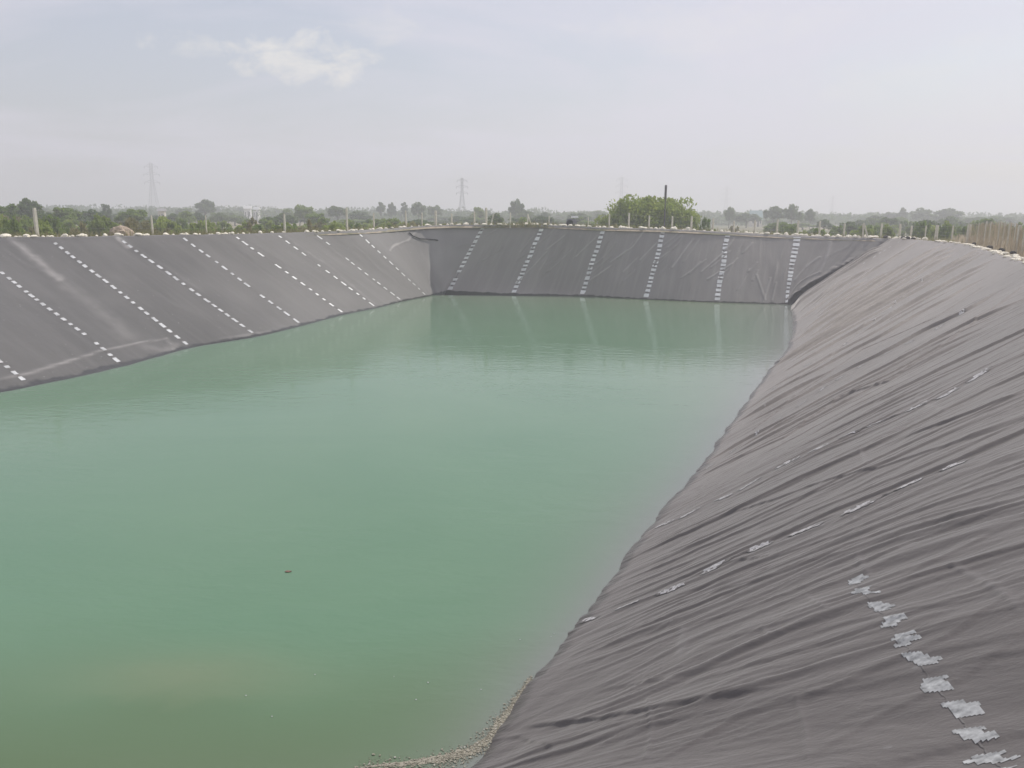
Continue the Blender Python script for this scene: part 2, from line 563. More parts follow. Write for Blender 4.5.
        Fr = np.concatenate([self.fresh, self.fresh[:, -2:]], 1)
        D = np.concatenate([self.dust, self.dust[:, -1:] * 0 + 0.15, self.dust[:, -1:] * 0 + 0.3], 1)
        return grid_mesh('bank_sheet', P, mat, {'dust': np.clip(D, 0, 1), 'fresh': np.clip(Fr, 0, 1)}, np.stack([U, S, U * 0], -1))


left = Bank('left', lambda f: 0.16, 110)
far = Bank('far', lambda f: 0.075, 130)
right = Bank('right', lambda f: 0.036 if f < 0.55 else (0.034 if f < 0.72 else 0.026), 300)
near = Bank('near', lambda f: 0.12, 60)

rs = np.random.RandomState(11)
# --- right bank: a slack sheet with sharp pleats running down the slope
T = right.ts[-1]
Ur, Sr = right.U, right.S
warp = 0.55 * gnoise(Ur * 0.22, Sr * 0.20, 1) + 0.16 * gnoise(Ur * 0.9, Sr * 0.45, 2)
shear = 0.0 * Sr + 0.05 * (Sr - 4) * gnoise(Ur * 0.12, Sr * 0.02, 3)
right.h += 0.03 * gnoise(Ur * 0.25, Sr * 0.15, 4)
crest_ = np.zeros(Ur.shape)
kf = (0.10 + 0.32 * sstep(0.45, 0.85, Ur / T)) * (0.3 + 0.7 * sstep(0.0, 0.14, right.V))
for fu, fs_, amp, sd, gate, steep_ in ((0.55, 0.035, 0.085, 5, 0.05, 16), (0.95, 0.05, 0.062, 6, 0.05, 11), (1.7, 0.08, 0.038, 7, 0.1, 8), (3.4, 0.16, 0.013, 8, 0.0, 5)):
    n_ = gnoise((Ur + warp + shear) * fu, Sr * fs_, sd)
    d_ = n_ * np.sign(np.gradient(n_, axis=0))
    rdg = np.where(d_ < 0, np.clip(1 + d_ * 2.4, 0, 1) ** 2.2, np.clip(1 - d_ * steep_ * (0.6 + 0.4 * (Ur / T)), 0, 1))
    on_ = sstep(gate, gate + 0.35, gnoise(Ur * 0.30, Sr * 0.16, sd + 20) + 0.25)
    right.h += amp * kf * rdg * on_
    crest_ = np.maximum(crest_, sstep(0.80, 1.0, rdg) * on_)
right.dust = np.maximum(right.dust, 0.28 * crest_ * sstep(-0.1, 0.5, gnoise(Ur * 1.7, Sr * 0.9, 40)))
for fu, fs_, amp, sd in ((6.0, 0.5, 0.0075, 31), (11.0, 1.1, 0.0035, 32)):
    n_ = gnoise((Ur + warp + 0.05 * gnoise(Ur * 2, Sr * 1.5, 33)) * fu, Sr * fs_, sd)
    d_ = n_ * np.sign(np.gradient(n_, axis=0))
    right.h += amp * np.where(d_ < 0, np.clip(1 + d_ * 2.4, 0, 1) ** 2, np.clip(1 - d_ * 6, 0, 1)) * sstep(0.0, 0.3, gnoise(Ur * 0.6, Sr * 0.5, sd + 9) + 0.1)
right.h += 0.007 * gnoise(Ur * 4, Sr * 1.2, 9) + 0.0025 * gnoise(Ur * 14, Sr * 5, 10)
# long pleats: sheet drawn down the slope, each with a sharp lip on its near side
# (the bank is seen at a grazing angle far off: there only the few large pleats, metres apart, read as lines)
dist_ = np.linalg.norm(right.P[:, 150] - CAM, axis=1)
spread = np.clip(2.4 + 45 * np.clip(right.u / T - 0.55, 0, 1) ** 1.6, 2.4, 30)
u0 = 1.2
while u0 < T:
    sp_, dm = float(np.interp(u0, right.u, spread)), float(np.interp(u0, right.u, dist_))
    fk = 1 - sstep(0.35, 0.75, u0 / T)
    amp_ = min(0.23, max(0.018, rs.uniform(1.4, 3.2) * (1 + 0.5 * fk) * dm / 800))
    v0 = rs.uniform(-0.12, 0.18) if rs.rand() < 0.8 else rs.uniform(0.2, 0.5)
    v1 = rs.uniform(0.8, 1.15) if rs.rand() < 0.75 else v0 + rs.uniform(0.35, 0.6)
    w_ = float(np.clip(rs.uniform(2.5, 5) / sp_, 0.15, 1.6))
    right.fold(u0, v0, v1, amp_, w_, rs.normal(0.0, 0.12 / sp_ * (1 - 0.6 * fk)), (rs.uniform(0.3, 1.0) / sp_) * (1 - 0.85 * fk) + 0.05, rs.uniform(0, 6), 0.015 + amp_ * 0.22, dust=rs.uniform(0.0, 0.5) * fk)
    if rs.rand() < 0.35: right.fold(u0 + rs.uniform(1.5, 3) / sp_, v0 + .1, v1 - .05, amp_ * 0.6, w_ * 0.6, rs.normal(0.0, 0.1 / sp_), (0.6 / sp_) * (1 - 0.85 * fk) + 0.03, rs.uniform(0, 6), 0.015 + amp_ * 0.18)
    u0 += rs.uniform(4, 12) * (1 - 0.38 * fk) / sp_
right.h *= 0.45 + 0.55 * sstep(0.0, 0.12, right.V)
# cross puckers near the front corner
right.h += 0.008 * gnoise(Ur * 2.0 + Sr * 0.9, Sr * 2.0, 11) * sstep(0.55, 0.8, Ur / T)
for k in range(24):
    u0 = rs.uniform(T * 0.62, T)
    v0 = rs.uniform(-0.1, 0.5); v1 = v0 + rs.uniform(0.3, 0.9)
    k_ = 1.5 - 0.9 * u0 / T
    right.fold(u0, v0, min(v1, 1.1), rs.uniform(0.02, 0.04) * k_, rs.uniform(0.2, 0.5), rs.normal(0.03, 0.08), rs.uniform(0.1, 0.3), rs.uniform(0, 6), rs.uniform(0.025, 0.045) * k_)


def fold_px(bank, pts, amp, w, steep=0.22, wob=0.05):
    """a pleat drawn through picture points, resolved to sheet coordinates"""
    Q = np.array([bank.uv_of(*p) for p in pts]); Q = Q[np.argsort(Q[:, 1])]
    c = np.interp(bank.S, Q[:, 1], Q[:, 0]) + wob * np.sin(bank.S * 1.7 + amp * 50) * 0.5
    d = bank.U - c
    env = sstep(Q[0, 1] - 0.3, Q[0, 1] + 0.5, bank.S) * (1 - sstep(Q[-1, 1] - 0.5, Q[-1, 1] + 0.3, bank.S))
    bank.h += amp * env * np.where(d < 0, np.exp(-np.abs(d) / (w * 1.6)), np.exp(-(d / 0.035)**2))


for pts, amp, w in [
        ([(703, 474), (785, 437), (842, 399), (890, 382), (937, 352), (971, 328), (1023, 286)], 0.12, 0.22),
        ([(528, 727), (600, 722), (644, 715), (700, 704), (778, 688)], 0.14, 0.20),
        ([(560, 662), (640, 628), (700, 600), (790, 570), (900, 530)], 0.05, 0.15),
        ([(735, 512), (775, 500), (810, 488), (880, 470), (950, 448), (1023, 420)], 0.12, 0.2),
        ([(905, 440), (960, 420), (1023, 395)], 0.14, 0.2),
        ([(700, 575), (740, 560), (778, 556)], 0.10, 0.14),
        ([(640, 690), (700, 660), (790, 620), (900, 580), (1020, 520)], 0.07, 0.14),
        ([(660, 760), (740, 715), (830, 690), (950, 640), (1020, 590)], 0.09, 0.16),
        ([(800, 762), (880, 715), (960, 680), (1020, 640)], 0.07, 0.14),
        ([(490, 742), (520, 735), (560, 750)], 0.07, 0.12),
        ([(793, 385), (835, 355), (873, 320), (917, 290), (960, 262)], 0.09, 0.2),
        ([(801, 335), (850, 305), (873, 293), (917, 257)], 0.09, 0.2),
        ([(751, 433), (800, 395), (862, 350), (937, 318), (985, 285)], 0.09, 0.2)]:
    fold_px(right, pts, amp * (0.24 if pts[0][1] > 480 else 0.34), w)
right.h += 0.03 * vnoise(right.U * 0.9, right.S * 0.8, 12) * np.exp(-(right.V / 0.10)**2) + 0.012 * vnoise(right.U * 5, right.S * 3, 13) * np.exp(-(right.V / 0.07)**2)
# the slack roll of sheet that ends the right bank at the far corner
Uc = right.U
right.h += 0.22 * np.where(Uc < 1.5, np.exp(-((Uc - 1.5) / 0.5)**2), np.exp(-((Uc - 1.5) / 2.2)**2)) * sstep(-0.05, 0.1, right.V) * (1 - 0.75 * sstep(0.75, 1.0, right.V))
for pts in ([(1001, 364), (893, 421), (835, 443)], ):
    right.mark(pts, 0.05, 0.25)
for pts, w, s_ in [([(857, 556), (872, 578)], 0.03, 0.3), ([(808, 597), (830, 613)], 0.02, 0.6), ([(762, 630), (772, 638)], 0.02, 0.5),
                   ([(797, 700), (808, 760)], 0.02, 0.3), ([(650, 700), (646, 760)], 0.02, 0.25), ([(950, 566), (1020, 612)], 0.035, 0.35),
                   ([(690, 640), (680, 655), (684, 630)], 0.06, 0.6), ([(860, 452), (868, 466)], 0.03, 0.5),
                   ([(915, 398), (930, 408), (945, 412)], 0.05, 0.4)]:
    right.mark(pts, w, s_, 0.01)
# newer, less bleached sheet round the near corner
right.fresh = 0.62 * sstep(0.42, 0.90, right.U / right.ts[-1] + 0.05 * vnoise(right.U * 0.3, right.S * 0.3, 3))
right.finish()

# --- left bank
left.h += 0.03 * vnoise(left.U * 0.35, left.S * 0.3, 1) + 0.012 * vnoise(left.U * 1.6, left.S * 0.6, 2)
for k in range(46):
    u0 = rs.uniform(1, left.ts[-1] - 1)
    v0 = rs.uniform(-0.1, 0.6)
    left.fold(u0, v0, v0 + rs.uniform(0.3, 0.9), rs.uniform(0.01, 0.035), rs.uniform(0.1, 0.3), rs.normal(0, 0.12), rs.uniform(0.05, 0.2), rs.uniform(0, 6))
for pts, w, s_, fade in [([(10, 239), (35, 258), (60, 280)], 0.26, 0.62, 0), ([(58, 280), (85, 300), (128, 336)], 0.45, 0.22, 0),
                         ([(-5, 381), (30, 374), (60, 363), (100, 351), (130, 344), (166, 339)], 0.11, 0.60, 0.5),
                         ([(166, 339), (175, 352), (160, 357)], 0.09, 0.35, 0),
                         ([(284, 236), (330, 268), (374, 304)], 0.30, 0.42, 0), ([(316, 238), (380, 285)], 0.25, 0.25, 0),
                         ([(116, 237), (127, 246)], 0.2, 0.8, 0), ([(140, 345), (165, 352), (175, 344)], 0.25, 0.25, 0),
                         ([(10, 391), (70, 380), (130, 366)], 0.15, 0.22, 0), ([(220, 338), (262, 333), (300, 326)], 0.12, 0.35, 0)]:
    left.mark(pts, w, s_, 0.02, 0.5, fade)
for pts, w, s_ in [([(430, 227), (436, 250), (444, 275)], 0.16, 0.35), ([(471, 244), (443, 253)], 0.07, 0.7), ([(421, 227), (408, 240), (390, 251)], 0.12, 0.8)]:
    left.mark(pts, w, s_, 0.03, 0.35)
left.dust = np.maximum(left.dust, (0.62 + 0.15 * gnoise(left.U * .8, left.S * .5, 6)) * sstep(left.ts[-4] - 0.3, left.ts[-3] + 0.6, left.U))
left.dust = np.maximum(left.dust, 0.24 * sstep(0.5, 0.85, left.U / left.ts[-1] + 0.06 * vnoise(left.U * .5, left.S * .5, 4)))
left.finish()

# --- far bank
far.h += 0.03 * vnoise(far.U * 0.5, far.S * 0.4, 1) + 0.015 * vnoise(far.U * 2.0, far.S * 0.8, 2)
for k in range(40):
    u0 = rs.uniform(1, far.ts[-1] - 1)
    v0 = rs.uniform(0.0, 0.6)
    far.fold(u0, v0, v0 + rs.uniform(0.3, 0.7), rs.uniform(0.02, 0.05), rs.uniform(0.08, 0.2), rs.normal(0.25, 0.1), 0.1, rs.uniform(0, 6))
for pts, s_ in [([(549, 249), (533, 266), (517, 282)], .7), ([(566, 234), (546, 250)], .6), ([(597, 236), (576, 256)], .5),
                ([(644, 232), (632, 247), (610, 262)], .7), ([(612, 265), (590, 280)], .8), ([(657, 242), (640, 260)], .65),
                ([(638, 257), (623, 272)], .6), ([(693, 239), (672, 267)], .75), ([(700, 238), (684, 262)], .35),
                ([(733, 241), (721, 255), (701, 272)], .7), ([(732, 264), (708, 279)], .55), ([(752, 243), (743, 253)], .4),
                ([(830, 242), (819, 272)], .6), ([(820, 257), (795, 280)], .6), ([(502, 226), (485, 236)], .6),
                ([(471, 244), (443, 253)], .6), ([(503, 249), (482, 260)], .35), ([(757, 275), (765, 300)], .4),
                ([(770, 278), (763, 302)], .4), ([(776, 283), (772, 300)], .35), ([(547, 258), (540, 270)], .4),
                ([(536, 231), (520, 252)], .4), ([(603, 258), (590, 268)], .35), ([(668, 252), (655, 262)], .4),
                ([(431, 228), (434, 245), (444, 270)], .5), ([(700, 262), (690, 274)], .35), ([(786, 300), (800, 282), (820, 272)], .3)]:
    far.mark(pts, 0.06, min(1, s_ * 1.35), 0.045, 0.3)
far.dust = np.maximum(far.dust, (0.50 + 0.15 * gnoise(far.U * .8, far.S * .5, 6)) * np.exp(-far.U / 2.6))
for k in range(26):
    uu, ss = rs.uniform(1, far.ts[-1] - 2), rs.uniform(1.2, 8.0)
    ln = rs.uniform(0.8, 2.2); sl_ = rs.uniform(0.35, 0.9)
    far.mark([(uu, ss), (uu + ln * sl_ * .5, ss + ln * .45), (uu + ln * sl_, ss + ln)], 0.05, rs.uniform(.2, .5), 0.04, 0.4, uv=True)
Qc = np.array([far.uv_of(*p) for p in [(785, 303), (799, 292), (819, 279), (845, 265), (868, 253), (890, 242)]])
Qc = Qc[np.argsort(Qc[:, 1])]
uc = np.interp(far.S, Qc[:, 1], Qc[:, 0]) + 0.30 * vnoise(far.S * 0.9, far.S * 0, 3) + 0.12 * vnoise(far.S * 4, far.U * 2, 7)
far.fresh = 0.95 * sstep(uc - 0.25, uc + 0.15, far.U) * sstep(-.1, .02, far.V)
far.h += 0.25 * np.exp(-((far.U - uc - 0.2) / 0.35)**2) * sstep(0.02, 0.2, far.V)
far.finish()
left_corner = None
near.h += 0.02 * vnoise(near.U, near.S, 1)
near.finish()

liner = empty('pond_liner', (0, 0, 0), 'wrinkled grey plastic liner with dashed white weld seams covering all the pond banks', 'pond liner')
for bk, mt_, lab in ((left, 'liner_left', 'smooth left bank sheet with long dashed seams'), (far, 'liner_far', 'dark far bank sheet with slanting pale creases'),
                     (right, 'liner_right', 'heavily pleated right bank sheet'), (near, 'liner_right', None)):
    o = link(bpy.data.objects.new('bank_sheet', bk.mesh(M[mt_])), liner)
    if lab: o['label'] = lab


def ribbon(bank, Q, wid, cell, nx, pattern, mat, neck=0.3, edge=0.12, mats=None, lift=0.012, spine=None):
    """one continuous weld strip along sheet points Q; pattern(metres along, column) -> True where the weld shows pale"""
    Q = np.array(Q, float)
    seg = np.linalg.norm(np.diff(Q, axis=0), axis=1); cum = np.concatenate([[0], np.cumsum(seg)]); n_ = max(2, int(cum[-1] / cell))
    t = np.linspace(0, cum[-1], n_ + 1)
    C_ = np.stack([np.interp(t, cum, Q[:, 0]), np.interp(t, cum, Q[:, 1])], -1)
    T_ = np.gradient(C_, axis=0); T_ /= np.linalg.norm(T_, axis=1, keepdims=True) + 1e-9
    Nn = np.stack([T_[:, 1], -T_[:, 0]], -1)
    on = [[bool(pattern(t[i], j)) for j in range(nx)] for i in range(n_)]
    verts, faces, mi = [], [], []
    for i in range(n_ + 1):
        act = any(on[min(i, n_ - 1)]) or any(on[max(i - 1, 0)])
        w = wid * (rnd.uniform(1 - edge, 1 + edge) if act else neck)
        sh_ = rnd.uniform(-edge, edge) * wid * 0.3
        for j in range(nx + 1):
            q_ = C_[i] + Nn[i] * (w * (j / nx - 0.5) + sh_ + (rnd.uniform(-.12, .12) * wid / nx * (edge > 0) if 0 < j < nx else 0))
            L = float(np.interp(q_[0], bank.u, bank.L))
            verts.append(bank.point(q_[0], q_[1] / L, lift))
    for i in range(n_):
        for j in range(nx):
            a_ = i * (nx + 1) + j
            if spine is not None and j != spine and not on[i][j]: continue
            faces.append((a_, a_ + 1, a_ + nx + 2, a_ + nx + 1)); mi.append(0 if on[i][j] else 1)
    me = mesh_from('weld_seam', verts, faces, mat)
    me.materials.append(M['seam_band'] if mats is None else mats)
    me.polygons.foreach_set('material_index', mi); me.update()
    return link(bpy.data.objects.new('weld_seam', me), liner)


def dashes(L, dash, gap, skip=0.0):
    out_, s_ = [], 0.0
    while s_ < L:
        d_ = dash * rnd.uniform(.75, 1.25)
        if rnd.random() >= skip: out_.append((s_, s_ + d_))
        s_ += d_ + gap * rnd.uniform(.8, 1.2)
    return lambda t, j=0: any(a_ <= t + 1e-6 < b_ for a_, b_ in out_)


def seam(bank, u, v0, v1, dash, gap, wid, mat, skip=0.0, wander=0.05):
    L = float(np.interp(u, bank.u, bank.L))
    ss = np.linspace(v0 * L, v1 * L, 8)
    Q = [(u + rnd.uniform(-wander, wander), x) for x in ss]
    return ribbon(bank, Q, wid, dash / 3, 1, dashes(L, dash, gap, skip), mat, 0.12)


for i in range(len(LEFT_SEAMS)):
    seam(left, left.ts[2 + i], 0.03, 0.97, 0.33, 0.31, 0.20 if i < 6 else 0.17, M['weld'] if i < 5 else M['weld_bright'], 0.02 if i < 6 else 0.04)
for i in range(len(FAR_SEAMS)):
    seam(far, max(0.2, far.ts[i]), 0.03, 0.98, 0.25, 0.16, 0.38, M['weld_bright'], 0.03)
seam(right, 3.2, 0.62, 0.98, 0.25, 0.35, 0.2, M['weld_faded'], 0.3, 0.08)


def seam_px(pts, dash, gap, wid, mat):
    Q = np.array([right.uv_of(*p) for p in pts]); Q = Q[np.argsort(Q[:, 1])]
    L = float(np.linalg.norm(np.diff(Q, axis=0), axis=1).sum())
    ds_ = dashes(L, dash, gap, 0.06); off = [rnd.uniform(-.1, .1) for _ in range(3)]
    return ribbon(right, Q, wid, 0.05, 3, lambda t, j: ds_(t + off[j]) and rnd.random() < .8, mat, 0.10, 0.3, lift=0.011)


seam_px([(583, 622), (607, 614), (642, 601), (675, 589), (709, 572), (743, 556), (778, 541), (811, 528), (850, 513), (880, 500), (930, 477), (975, 458)], 0.34, 0.36, 0.16, M['weld_faded'])
seam_px([(657, 528), (683, 517), (711, 502), (733, 494), (759, 479), (778, 468), (800, 457), (835, 443), (862, 431), (893, 419), (945, 396), (1001, 364)], 0.34, 0.42, 0.16, M['weld_faded'])
seam_px([(705, 470), (735, 450), (786, 416), (830, 385), (870, 361), (935, 330), (985, 300)], 0.26, 0.7, 0.14, M['weld_faded'])
seam_px([(760, 400), (800, 370), (842, 348), (900, 300), (950, 262)], 0.26, 0.9, 0.14, M['weld_faded'])

# the welded tape in front: staggered silvery bars across the line
Qt = np.array([right.uv_of(*p) for p in [(853, 578), (876, 607), (902, 640), (932, 682), (971, 733), (992, 757), (1010, 775)]])
Lt = float(np.linalg.norm(np.diff(Qt, axis=0), axis=1).sum())
NT = 10.6
bars = []
for k in range(12):
    for r_ in range(4):
        a0 = rnd.randrange(0, 9); bars.append((k, r_, a0, min(22, max(13, a0 + rnd.randrange(9, 15)))))
SPOTS = [right.uv_of(*p) for p in [(853, 578), (866, 592), (876, 607), (889, 624), (902, 640), (916, 660), (932, 682), (951, 707), (971, 733), (992, 757), (1010, 775)]]
cumt = np.concatenate([[0], np.cumsum(np.linalg.norm(np.diff(np.array(SPOTS), axis=0), axis=1))]) * (Lt / np.linalg.norm(np.diff(np.array(SPOTS), axis=0), axis=1).sum())
def tape(t, j):
    f = max(0.0, float(np.interp(t, cumt, np.arange(len(cumt)))) + 0.2 + (j - 11) * 0.022); k = int(f); r_ = int((f - k) * 7.0)
    return any(b_[0] == k and b_[1] == r_ and b_[2] <= j < b_[3] for b_ in bars)
o = ribbon(right, Qt, 0.30, Lt / NT / 21, 22, tape, M['weld_tape'], 0.30, 0.0, lift=0.004, spine=11)
o['label'] = 'line of short silvery weld bars at the near right corner'

# ------------------------------------------------------------------ water
loop = [p for bk in (left, far, right, near) for p in list(bk.W[:-1:4])]
Wl = np.array(loop)
n = len(Wl)
nw = np.concatenate([b_.W[:-1:4] * 0 + b_.R[:-1:4] for b_ in (left, far, right, near)]) - Wl
nw[:, 2] = 0; nw /= np.linalg.norm(nw, axis=1, keepdims=True)
cen = Wl.mean(0)
isr = np.concatenate([np.full(len(b_.W[:-1:4]), k) for k, b_ in enumerate((left, far, right, near))])
rings, shal = [], []
for off in (0.8, 0.0, -0.15, -0.4, -0.8, -1.4, -2.2):
    rings.append(Wl + nw * off); shal.append(off)
last = rings[-1]
for f in (0.85, 0.7, 0.55, 0.4, 0.25, 0.12, 0.03):
    rings.append(cen + (last - cen) * f)
P = np.stack(rings, 1)
# finer: distance based attributes evaluated per vertex, so resample onto a regular grid clipped by the banks
gx = np.arange(-36, 26, 0.16); gy = np.arange(4.5, 68, 0.16)
GX, GY = np.meshgrid(gx, gy, indexing='ij')
def seg_dist(line):
    best = np.full(GX.shape, 1e9)
    for a, b_ in zip(line[:-1], line[1:]):
        ab = b_[:2] - a[:2]; l2 = max(1e-9, ab @ ab)
        t = np.clip(((GX - a[0]) * ab[0] + (GY - a[1]) * ab[1]) / l2, 0, 1)
        best = np.minimum(best, np.hypot(GX - a[0] - t * ab[0], GY - a[1] - t * ab[1]))
    return best
dr = seg_dist(right.W[::40]); dlft = seg_dist(left.W[::20]); dn = seg_dist(near.W[::10]); dfar = seg_dist(far.W[::30])
wsh = 0.55 + np.clip((GY - 9) / 40, 0, 1) * 2.3
shallow = np.exp(-dr / wsh) * 0.85 + 0.35 * np.exp(-dlft / 0.3)
p_s = at(185, 682, 0)
silt = np.exp(-(((GX - p_s[0]) / 1.7)**2 + ((GY - p_s[1] - 0.15) / 0.75)**2)) * sstep(p_s[1] - 0.62, p_s[1] - 0.30, GY + 0.22 * gnoise(GX * 1.3, GY * 2.5, 3) + 0.10 * gnoise(GX * 4, GY * 6, 4)) 
p2 = at(560, 650, 0)
silt = np.clip(silt * 0.7 + 0.30 * np.exp(-dr / 1.0) + 1.0 * np.exp(-dfar / 9), 0, 1)
olive = np.clip(1 - sstep(8.4, 12.5, GY + 0.5 * vnoise(GX * 0.6, GY * 0.9, 9)), 0, 1) * 0.85
inside = np.ones(GX.shape, bool)
# keep only cells within the pit (water polygon grown by 0.8 m)
from mathutils.geometry import tessellate_polygon
poly = (Wl + nw * 0.9)[:, :2]
ins = np.zeros(GX.shape, bool)
x0, y0 = poly[-1]
for x1, y1 in poly:
    cond = (y0 > GY) != (y1 > GY)
    xi = (x1 - x0) * (GY - y0) / (y1 - y0 + 1e-12) + x0
    ins ^= cond & (GX < xi)
    x0, y0 = x1, y1
idx = -np.ones(GX.shape, int)
keep = ins[:-1, :-1] & ins[1:, :-1] & ins[1:, 1:] & ins[:-1, 1:]
used = np.zeros(GX.shape, bool)
used[:-1, :-1] |= keep; used[1:, :-1] |= keep; used[1:, 1:] |= keep; used[:-1, 1:] |= keep
idx[used] = np.arange(used.sum())
V = np.stack([GX[used], GY[used], np.zeros(used.sum())], -1)
q = np.stack([idx[:-1, :-1], idx[1:, :-1], idx[1:, 1:], idx[:-1, 1:]], -1)[keep]
me = bpy.data.meshes.new('pond_water')
me.from_pydata(V.tolist(), [], q.tolist())
me.polygons.foreach_set('use_smooth', [True] * len(me.polygons))
me.materials.append(M['water'])
for k, arr in (('shallow', shallow), ('silt', silt), ('olive', olive)):
    a_ = me.attributes.new(k, 'FLOAT', 'POINT'); a_.data.foreach_set('value', arr[used].astype(np.float32))
tag(link(bpy.data.objects.new('pond_water', me)), kind='structure')

# ------------------------------------------------------------------ ground
ALL = (left, far, right, near)
Rl = np.concatenate([b_.R[:-1:6] for b_ in ALL])
out = np.concatenate([(b_.R - b_.W)[:-1:6] for b_ in ALL]); out[:, 2] = 0
out /= np.linalg.norm(out, axis=1, keepdims=True)
for _ in range(30): out = (np.roll(out, 1, 0) + out + np.roll(out, -1, 0)); out /= np.linalg.norm(out, axis=1, keepdims=True)
cenR = Rl.mean(0)
rad = (Rl - cenR) * np.array([1, 1, 0]); rl = np.linalg.norm(rad, axis=1, keepdims=True); radn = rad / rl
LAND = 3.5
cols, bund = [], []
for off, dz in ((-0.25, -0.22), (0.0, -0.06), (0.3, -0.05), (0.7, -0.04), (1.4, -0.06), (2.4, -0.10), (3.4, -0.3)):
    p = Rl + out * off; p[:, 2] = Rl[:, 2] + dz
    if off > 0.2: p[:, 2] += 0.05 * vnoise(p[:, 0] * 0.9, p[:, 1] * 0.9, 2) + 0.03 * vnoise(p[:, 0] * 2.9, p[:, 1] * 2.9, 3)
    cols.append(p); bund.append(np.ones(len(p)))
for off, z, bd in ((5.5, 4.3, .8), (8, LAND + .1, .5), (14, LAND, 0.2), (25, LAND, 0), (45, LAND, 0), (90, LAND, 0), (180, LAND, 0), (400, LAND, 0), (900, LAND, 0), (2400, LAND, 0)):
    p = Rl + out * 3.4 + radn * (off - 3.4) if off < 30 else Rl + radn * off
    p = p.copy(); p[:, 2] = z
    if off < 100: p[:, 2] += 0.12 * vnoise(p[:, 0] * 0.15, p[:, 1] * 0.15, 5)
    cols.append(p); bund.append(np.full(len(p), bd))
P = np.stack(cols, 1)
g = grid_mesh('ground', P, M['ground'], {'bund': np.stack(bund, 1)}, closed=True)
tag(link(bpy.data.objects.new('ground', g)), kind='structure')

# ------------------------------------------------------------------ rim samples (for things standing on the crest)
RIM = np.concatenate([left.R, far.R, right.R]); OUT = []
for b_ in (left, far, right):
    o_ = (b_.R - b_.W) * np.array([1, 1, 0]); OUT.append(o_ / np.linalg.norm(o_, axis=1, keepdims=True))
OUT = np.concatenate(OUT)
RX, RY = project(RIM)
front = RIM[:, 1] > 15


_CX = {}
def crest(px, off):
    """the point off metres outside the rim that stands in picture column px"""
    key = round(off * 4) / 4
    if key not in _CX: _CX[key] = project(RIM + OUT * key)[0] + np.where(front, 0, 1e6)
    k = np.argmin(np.abs(_CX[key] - px))
    d = RIM[k] + OUT[k] * off
    return np.array([d[0], d[1], RIM[k][2] - 0.05]), k


# ------------------------------------------------------------------ stones on the rim
def stone_mesh(seed, mat):
    r = random.Random(seed)
    import bmesh
    bm = bmesh.new()
    bmesh.ops.create_icosphere(bm, subdivisions=2, radius=0.5)
    ph = [r.uniform(0, 6) for _ in range(6)]
    for v in bm.verts:
        c0 = v.co.copy()
        k = 1 + 0.16 * math.sin(c0.x * 5 + ph[0]) + 0.13 * math.sin(c0.y * 6 + ph[1]) + 0.12 * math.sin(c0.z * 7 + ph[2]) + r.uniform(-0.05, 0.05)
        v.co = Vector((c0.x * k, c0.y * k * 0.72, max(c0.z, -0.28) * k * 0.62))
    me = bpy.data.meshes.new('rim_stone'); bm.to_mesh(me); bm.free()
    me.materials.append(mat); me.update()
    return me


SM = [stone_mesh(s, M['stone']) for s in range(7)]
SD = [stone_mesh(20 + s, M['stone_dark']) for s in range(2)]


def stone(p, size, label, group, dark=False):
    o = bpy.data.objects.new('rim_stone', rnd.choice(SD if dark else SM))
    size *= 0.88
    o.location = (p[0], p[1], p[2] + 0.07 + size * 0.14)
    o.scale = (size * rnd.uniform(0.75, 1.2), size * rnd.uniform(0.8, 1.2), size * rnd.uniform(0.65, 1.1))
    o.rotation_euler = (rnd.uniform(-.15, .15), rnd.uniform(-.15, .15), rnd.uniform(0, 6.28))
    link(o); tag(o, label, 'stone', group)


LS = ('pale stone weighing down the liner along the left rim', 'stones along the left rim')
for px, sz in [(6, .75), (28, .5), (33, .5), (48, .3), (67, .5), (82, .55), (86, .4), (107, .42), (117, .55), (138, .5), (149, .42), (167, .48), (183, .32), (195, .42), (219, .42), (226, .35), (231, .4), (243, .3),
               (261, .48), (272, .42), (285, .35), (309, .5), (313, .35), (324, .3), (329, .35), (338, .5), (344, .3), (351, .38), (354, .4), (361, .35), (369, .4), (380, .5), (384, .4), (392, .45), (399, .4), (405, .42), (412, .3)]:
    p, k = crest(px, rnd.uniform(0.15, 0.4)); stone(p, sz * 0.95, *LS)
for k in range(52):
    px = rnd.uniform(2, 430)
    p, _k = crest(px, rnd.uniform(0.15, 0.5)); stone(p, rnd.uniform(.16, .36), *LS)
FS = ('pale stone weighing down the liner along the far rim', 'stones along the far rim')
px = 428
while px < 862:
    p, k = crest(px, rnd.uniform(0.15, 0.5)); stone(p, rnd.choice([.28, .34, .4, .46, .55, .6]), *FS)
    px += rnd.choice([2.5, 3.5, 5, 7, 9])
CS = ('pale stone in the heap where the far and right rims meet', 'stones at the far right corner')
for k in range(34):
    px = rnd.uniform(864, 925)
    p, _ = crest(px, rnd.uniform(0.1, 1.6)); stone(p, rnd.uniform(.25, .6), *CS)
DS = ('dark stone lying among pale stones at the far right corner', 'dark stones at the far right corner')
for px in (884, 887, 903, 908, 913): stone(crest(px, 0.5)[0] + np.array([0, 0, .05]), .5, *DS, dark=True)
RS = ('cream stone in the dense line along the right rim', 'stones along the right rim')
for k in range(92):
    px = 936 + 100 * rnd.random()
    p, _ = crest(px, rnd.uniform(0.05, 0.9)); stone(p, rnd.uniform(.16, .42), *RS)
DR = ('dark stone lying beside the cream stones of the right rim', 'dark stones along the right rim')
for px in (974, 991, 1003, 1014): stone(crest(px, 1.4)[0], .45, *DR, dark=True)

